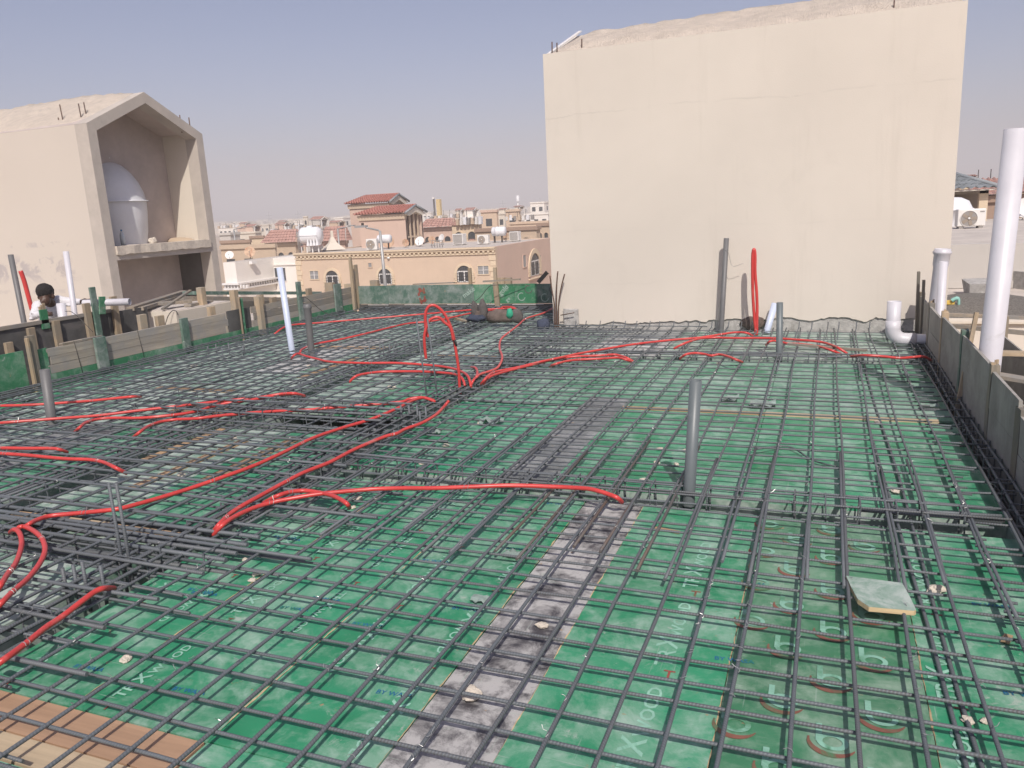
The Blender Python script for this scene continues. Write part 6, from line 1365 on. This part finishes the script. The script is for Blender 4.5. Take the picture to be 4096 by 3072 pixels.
# ================================================================== FAR HOUSES
def house(label, pl, pm, pr, py_, D, wall, roof=None, gable=None, wins=2, arch=False, cornice=None, awning=None, side=None, name='house', base=None):
    t = thing(name, label, 'house', 'far houses of the town')
    C = GD(pm, py_, D); x1, y0, z1 = C.x, C.y, C.z
    x0 = GY(pl, py_, y0).x
    if x0 > x1 - 1: x0 = x1 - 1
    r = ray(pr, py_); y1 = GX(pr, py_, x1).y if pr > pm + 2 else y0 + 5
    if x1 > -1 or y1 < y0 or y1 > y0 + 22: y1 = y0 + 9
    zb = GZ if base is None else base
    MB().box((x0, y0, zb), (x1, y1, z1)).build('wall', wall, t)
    MB().box((x0 - 0.02, y0 - 0.15, z1 - 0.35), (x1 + 0.15, y1, z1 + 0.001)).build('parapet_band', cornice or wall, t)
    W = x1 - x0; h = 1.5
    for k in range(wins):
        u = x0 + W * (k + 0.5) / wins; z0 = z1 - 2.6
        if arch: arch_win(t, u, z0, min(1.2, W / wins * .6), 1.5, y0, wall, 'Y', False)
        else: win(t, u - min(.5, W / wins * .25), u + min(.5, W / wins * .25), z0 + 0.2, z0 + 1.3, y0, GLASS, False)
    dep = y1 - y0
    if dep > 3: win(t, y0 + dep * .4, y0 + dep * .4 + 0.9, z1 - 2.3, z1 - 1.2, x1, GLASS, False, (0, 0), 'X')
    if awning:
        for k in range(max(1, wins)):
            u0, u1 = x0 + W * k / max(1, wins) + 0.2, x0 + W * (k + 1) / max(1, wins) - 0.2
            tile_slope('awning', (u0, y0 - 1.2, z1 - 3.2), (u1, y0 - 1.2, z1 - 3.2), (u1 - 0.3, y0 - 0.02, z1 - 2.75 + 0.8), (u0 + 0.3, y0 - 0.02, z1 - 2.75 + 0.8), 4, 10, 0.04, REDTILE2, t)
    if roof:
        tile_slope('tile_roof', (x0 - 0.4, y0 - 0.4, z1), (x1 + 0.4, y0 - 0.4, z1), (x1 + 0.1, (y0 + y1) / 2, z1 + roof), (x0 + W * .15, (y0 + y1) / 2, z1 + roof), 5, max(8, int(W / .4)), 0.05, REDTILE2, t)
        tile_slope('tile_roof', (x1 + 0.4, y0 - 0.4, z1), (x1 + 0.4, y1 + 0.4, z1), (x1 + 0.1, (y0 + y1) / 2 + .01, z1 + roof), (x1 + 0.1, (y0 + y1) / 2, z1 + roof), 5, 10, 0.05, REDTILE2, t)
    if gable:   # rooftop tank room with an open gabled front
        gx0, gwp, gtop, gm, trim = gable; X0 = x0 + W * gx0; L = gwp * D / FPX * 0.85; gt = GD(pm, gtop, D).z - z1; gr = min(0.95, gt * 0.32); gh = gt - gr; dpt = min(4.0, max(2.2, gt * 1.2)); Y0 = y0 + 0.6; ym2 = Y0 + dpt / 2
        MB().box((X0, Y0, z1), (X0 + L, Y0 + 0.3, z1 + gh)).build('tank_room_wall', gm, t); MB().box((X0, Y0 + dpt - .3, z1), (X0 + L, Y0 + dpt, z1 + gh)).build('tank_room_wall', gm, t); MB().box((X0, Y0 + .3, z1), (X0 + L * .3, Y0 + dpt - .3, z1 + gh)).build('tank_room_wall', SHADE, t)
        for s in (0, 1):
            ye_ = Y0 - 0.15 if s == 0 else Y0 + dpt + 0.15
            MB().prism([(ye_, z1 + gh - 0.05), (ym2, z1 + gh + gr), (ym2, z1 + gh + gr * .68), (ye_ + (0.4 if s == 0 else -0.4), z1 + gh - 0.05)], X0 + L - 0.2, X0 + L + 0.1, 'X').build('gable_trim', trim, t)
            tile_slope('tile_roof', (X0 - .2, ye_, z1 + gh), (X0 + L + .05, ye_, z1 + gh), (X0 + L + .05, ym2, z1 + gh + gr * .95), (X0 - .2, ym2, z1 + gh + gr * .95), 4, 8, 0.04, REDTILE2 if gm is not BROWNW else MORTAR, t)
        for yy in (Y0, Y0 + dpt - 0.25): MB().box((X0 + L - 0.1, yy, z1), (X0 + L + 0.1, yy + 0.25, z1 + gh)).build('jamb', trim, t)
        MB().lathe((X0 + L * .6, ym2, z1 + 0.3), [(0.3 * gh, 0), (0.32 * gh, 0.35 * gh), (0.2 * gh, 0.55 * gh), (0.001, 0.62 * gh)], 14).build('tank', TANK, t)
    return t
H = house
H('pale low house block on the far left skyline', 873, 942, 955, 905, 250, WHITEW, wins=4)
H('beige house with two gabled tank rooms at far left', 948, 1020, 1045, 925, 150, CREAM2, gable=(0.35, 46, 897, PINKB, WHITEW), wins=2)
H('second gabled tank room house behind the left beige one', 948, 985, 1000, 905, 200, PINKB, gable=(0.1, 30, 889, SANDW, WHITEW), wins=1)
H('grey walled house beside the niche tower', 876, 920, 958, 930, 118, GREYW, wins=1)
H('brown parapet house low at far left', 880, 998, 1003, 958, 100, SANDW, cornice=BROWNW, wins=2)
H('yellow house end with a dark cornice at left', 998, 1052, 1056, 942, 120, BEIGE2, cornice=BROWNW, wins=1)
H('long beige house wall with thin dark cornice', 1050, 1215, 1222, 938, 125, BEIGE, cornice=BROWNW, wins=6)
H('house with brown gabled tank room in the left middle', 1085, 1128, 1155, 918, 165, PINKB, gable=(0.2, 48, 890, PINKB, WHITEW), wins=2)
H('second brown gabled house behind the left middle one', 1105, 1125, 1140, 898, 220, SANDW, gable=(0.1, 28, 882, SANDW, WHITEW), wins=1)
H('white far house with a white tank block', 1176, 1210, 1222, 882, 260, WHITEW, wins=2)
H('tall sand block on the left skyline', 1212, 1228, 1232, 864, 240, CREAM2, wins=1)
H('white framed gabled house with red tiles left of the pink towers', 1232, 1290, 1305, 905, 130, GREYW, gable=(0.1, 50, 865, GREYW, WHITEW), wins=2)
H('brown gabled house just left of the pink towers', 1306, 1345, 1378, 905, 140, PINKB, gable=(0.1, 48, 883, SANDW, CREAM2), cornice=REDTILE2, wins=2)
H('white modern house left of the pink towers', 1338, 1372, 1400, 868, 230, WHITEW, wins=3)
H('red roofed house with arches behind the white ribbed tank', 1290, 1378, 1390, 962, 92, PINKB, roof=1.6, wins=3, arch=True)
H('red tiled roof house with twin arched windows behind the villa', 1062, 1180, 1200, 968, 92, SANDW, roof=1.4, wins=3, arch=True)
H('brown blank walled house behind the white villa', 880, 1098, 1104, 975, 78, SANDW, wins=3)
H('grey roofed shed in the left middle town', 1184, 1300, 1312, 917, 140, GREYW, wins=0)
H('low sand block far right of the grey house', 1145, 1190, 1200, 900, 230, SANDW, wins=2)
H('red roofed house low right of the pink towers', 1690, 1808, 1815, 906, 95, PINKB, roof=1.0, wins=3, arch=True)
H('grey block behind the right red roof', 1690, 1738, 1745, 888, 125, GREYW, wins=0)
H('cream block with a dish right of the pink towers', 1736, 1766, 1790, 862, 150, CREAM2, wins=1)
H('cream block below the thin tower', 1690, 1735, 1742, 868, 170, WHITEW, wins=3)
H('small gabled white house right of the thin tower', 1815, 1838, 1852, 862, 170, CREAM2, gable=(0.1, 26, 834, CREAM2, WHITEW), wins=1)
H('white framed gabled tank house in the middle skyline', 1850, 1890, 1912, 866, 140, WHITEW, gable=(0.15, 42, 830, WHITEW, WFRAME), wins=2)
H('beige villa with red awnings and arched windows in the middle', 1806, 1912, 1926, 884, 88, BEIGE2, wins=2, arch=True, awning=True, cornice=REDTILE2)
H('plain beige cube house right of the villa with awnings', 1922, 1985, 1992, 838, 120, BEIGE, wins=1, cornice=PINKB)
H('beige house with a small gable end on the right skyline', 2022, 2074, 2082, 836, 125, BEIGE, gable=(0.6, 22, 824, CREAM2, WFRAME), wins=1)
H('cream house with brown gable between the two beige cubes', 1990, 2018, 2024, 850, 160, CREAM2, gable=(0.1, 30, 833, CREAM2, WFRAME), wins=1)
H('long tan house wall with an arched window below the beige cubes', 1898, 2145, 2160, 905, 82, SANDW, wins=3, arch=True, cornice=BROWNW)
H('tan side house with small arches beside the cream wall', 2146, 2196, 2200, 890, 90, SANDW, wins=2, arch=True, cornice=BROWNW)
H('white modern house on the right skyline by the cream wall', 2120, 2176, 2200, 806, 210, WHITEW, wins=2)
H('white terrace block below the modern white house', 2096, 2192, 2200, 850, 170, WHITEW, wins=3)
H('beige low parapet house in front of the white terrace', 2040, 2190, 2200, 882, 120, BEIGE, wins=4)
H('low dusty block under the middle skyline', 1760, 1812, 1820, 858, 240, SANDW, wins=2)
H('pale dusty block on the right middle skyline', 1935, 2000, 2010, 835, 330, CREAM2, wins=3)
H('distant white block left of the thin tower', 1690, 1722, 1730, 850, 330, WHITEW, wins=2)
H('distant sand block on the left skyline by the tower', 1020, 1075, 1085, 898, 300, CREAM2, wins=3)
H('distant pale block behind the left gabled houses', 1140, 1180, 1190, 880, 420, CREAM2, wins=3)
H('distant tan block at the far left horizon', 890, 930, 940, 893, 460, CREAM2, wins=3)
# far right, beyond the pavilion
H('gabled tank room house on the right skyline behind the pavilion', 3840, 3908, 3925, 720, 75, BEIGE2, gable=(0.35, 42, 700, CREAM2, WFRAME), wins=1)
H('cream roof house with clutter left of the thick white pipe', 3925, 3995, 4000, 735, 70, CREAM2, wins=2)
H('brown red roofed house behind the pavilion', 3900, 4120, 4130, 775, 50, BROWNW, roof=0.9, wins=2)
H('dim brown wall house left of the thick white pipe', 3900, 4005, 4010, 752, 60, BROWNW, wins=1)
H('beige house right of the thick white pipe top', 4040, 4140, 4150, 745, 80, BEIGE2, wins=2, roof=0.8)
H('striped grey block at the right edge skyline', 4070, 4120, 4130, 684, 110, GREYW, wins=4)
def clutter(label, px_, py_, D, s, k):
    t = thing('rooftop_clutter', label, 'clutter', 'rooftop clutter in the town'); P = GD(px_, py_, D)
    for i in range(7):
        x = P.x + s * (i - 3) * .5; h = 0.15 + 0.5 * abs(mnoise.noise((i * 1.7, k, 0))); MB().box((x, P.y, P.z - 0.5), (x + s * .32, P.y + 0.6, P.z + h), 0.05).build('unit', [ACW, TANK, ACG, SANDW][(i + k) % 4], t)
    for i in range(3): MB().tube([(P.x + s * (i - 1), P.y, P.z), (P.x + s * (i - 1), P.y, P.z + 1.1)], 0.035, 5).build('mast', IRON, t)
for k, (lab, px_, py_, D, s) in enumerate((('white coolers in a row on the long beige house roof', 1115, 925, 123, 1.6), ('coolers and tanks below the white framed gable house', 1225, 908, 128, 1.2), ('coolers on the roof below the thin tower', 1705, 872, 150, 1.6), ('row of red rimmed pots and units on the awning villa', 1868, 880, 88, 0.9),
        ('dishes and coolers on the terrace near the right skyline', 2070, 868, 125, 1.4), ('clutter on the cream roof left of the thick white pipe', 3960, 738, 69, 0.8), ('roof units behind the small gabled white house', 1800, 862, 160, 1.4), ('units on the pale left skyline block', 905, 905, 248, 2.2), ('coolers on the roof by the brown gabled left house', 1170, 908, 160, 1.3))): clutter(lab, px_, py_, D, s, k)
# large white ribbed tank on a stand
t = thing('ribbed_tank', 'big white ribbed water tank on a steel stand left of the red towers', 'tank'); P = GD(1248, 992, 70)
R_ = 1.35; L_ = 3.6; ax = Vector((0.93, 0.36, 0))
prof = [(0.001, -L_ / 2), (R_ * .75, -L_ / 2 + 0.08), (R_, -L_ / 2 + 0.5)] + [(R_ * (1.0 if k % 2 else 1.02), -L_ / 2 + 0.55 + (L_ - 1.1) * k / 18) for k in range(19)] + [(R_, L_ / 2 - 0.5), (R_ * .75, L_ / 2 - 0.08), (0.001, L_ / 2)]
o = MB().lathe((0, 0, 1.9), prof, 36, 'X').build('shell', TANK, t); MB().lathe((-0.1, 0, 3.2), [(0.45, 0), (0.45, 0.18), (0.001, 0.22)], 20).build('lid', TANK, t)
for k in range(4):
    x = -0.1 + k * 0.5; MB().add([(x, -R_ * .9, 1.75), (x - 0.22, -R_ * 1.0, 0.4), (x + 0.22, -R_ * 1.0, 0.4), (x, -R_ * .3, 1.75), (x - 0.22, -R_ * .2, 0.4), (x + 0.22, -R_ * .2, 0.4)], [(0, 1, 2), (3, 5, 4), (0, 3, 4, 1), (0, 2, 5, 3), (1, 4, 5, 2)]).build('saddle', TANK, t)
for x in (-1.4, -0.5, 0.4, 1.4): MB().box((x - 0.08, -0.9, -0.7), (x + 0.08, -0.75, 0.4)).build('leg', WFRAME, t)
MB().box((-1.7, -1.0, 0.32), (1.7, 1.0, 0.42)).build('platform', REDTILE2, t)
for x in (-1.75, -1.6, -1.4): MB().tube([(x, -1.2, -0.8), (x, -1.2, 2.6)], 0.04, 6).build('riser_pipe', STEELG, t)
MB().tube([(-1.9, -1.38, 1.9), (1.6, -1.38, 1.9)], 0.03, 6).build('band', STEELG, t)
t.location = P; t.rotation_euler = (0, 0, 0.25); t.scale = (0.54, 0.54, 0.54)
t = thing('roof_tent', 'small pointed cream roof vent right of the white ribbed tank', 'roof'); P = GD(1333, 998, 72); MB().lathe((P.x, P.y, P.z), [(1.3, 0), (0.5, 0.55), (0.16, 1.1), (0.16, 1.6), (0.001, 1.65)], 4, 'Z', False).build('cone', CREAM2, t)
# thin tower with antenna
t = thing('antenna_tower', 'yellow block tower with a dark antenna mast on the skyline', 'tower'); P = GD(1752, 850, 190)
MB().box((P.x - 0.35, P.y, GZ), (P.x + 0.6, P.y + 1.0, GD(1752, 797, 190).z)).build('shaft', YELLW, t); MB().tube([(P.x - 0.7, P.y, GZ), (P.x - 0.9, P.y, GD(1737, 793, 190).z)], 0.22, 8).build('mast', IRON, t); MB().box((P.x - 1.2, P.y - 0.3, GD(1737, 796, 190).z), (P.x - 0.7, P.y + 0.3, GD(1737, 788, 190).z)).build('antenna', WFRAME, t)
t = thing('water_tower', 'small white cylinder tower on the right skyline', 'tower'); P = GD(2071, 806, 420)
MB().lathe((P.x, P.y, P.z), [(0.9, 0), (0.9, 3.0), (0.001, 3.1)], 12).build('tank', TANK, t); MB().tube([(P.x, P.y, GZ), (P.x, P.y, P.z)], 0.4, 6).build('stem', WFRAME, t)
for k, px_ in enumerate((1075, 1192, 2010, 1640, 2160)):
    D = 900; P = GD(px_, 812 - (px_ - 2048) * 0.052, D); t = thing('pylon', ['faint power pylon on the horizon, leftmost', 'faint power pylon above the left gabled houses', 'faint power pylon above the cream gabled house', 'faint power pylon behind the red towers', 'faint power pylon near the cream wall edge'][k], 'pylon')
    MB().tube([(P.x - 2.0, P.y, GZ), (P.x, P.y, P.z + 4)], 0.25, 4).build('leg', STEELG, t); MB().tube([(P.x + 2.0, P.y, GZ), (P.x, P.y, P.z + 4)], 0.25, 4).build('leg', STEELG, t)
    for h in (0, 3): MB().beam((P.x - 4, P.y, P.z - h), (P.x + 4, P.y, P.z - h), 0.4, 0.4).build('arm', STEELG, t)
# far suburb that reads as one mass
mb = MB()
for k in range(420):
    px_ = rnd.uniform(850, 2250) if k % 5 else rnd.uniform(3700, 4200); D = rnd.uniform(500, 1700); P = GD(px_, 800, D); s = rnd.uniform(4, 10)
    g = GZ + max(0, (D - 300)) * 0.004
    mb.box((P.x - s, P.y - s * .6, g - 3), (P.x + s, P.y + s * .6, g + rnd.uniform(4, 9)))
o = mb.build('far_suburb', CREAM2); tag(o, 'hazy far suburb of pale blocks along the horizon', 'suburb', kind='stuff')
# street lamps in the town
for k, (px_, y0, y1, D) in enumerate(((937, 972, 918, 110), (1353, 990, 916, 80))):
    a, b_ = GD(px_, y0, D), GD(px_ - 2, y1, D); t = thing('street_lamp', ['far street lamp in the left town', 'far street lamp beside the pointed roof vent'][k], 'street lamp')
    MB().tube([(a.x, a.y, GZ), (b_.x, b_.y, b_.z)], 0.09, 6).build('pole', STEELG, t); MB().tube([(b_.x, b_.y, b_.z), (b_.x + 1.4, b_.y + 0.3, b_.z + 0.25)], 0.06, 6).build('arm', STEELG, t); MB().box((b_.x + 1.2, b_.y, b_.z + 0.2), (b_.x + 1.8, b_.y + 0.4, b_.z + 0.32)).build('lantern', STEELG, t)

# ================================================================== DUSTY AIR
hz = MB().box((-9300, -9300, GZ - 4), (9300, 9300, 95)).build('haze', SAND)
hz.data.materials.clear()
m = bpy.data.materials.new('dusty air'); m.use_nodes = True; n = m.node_tree; n.nodes.clear()
vo = n.nodes.new('ShaderNodeVolumePrincipled'); vo.inputs['Color'].default_value = (1.0, 0.955, 0.94, 1); vo.inputs['Density'].default_value = 0.0013; vo.inputs['Anisotropy'].default_value = -0.15
ou = n.nodes.new('ShaderNodeOutputMaterial'); n.links.new(vo.outputs[0], ou.inputs['Volume'])
hz.data.materials.append(m); tag(hz, 'dusty pale air over the town', 'haze', kind='stuff')
print('bars', NB[0], 'objects', len(bpy.data.objects))
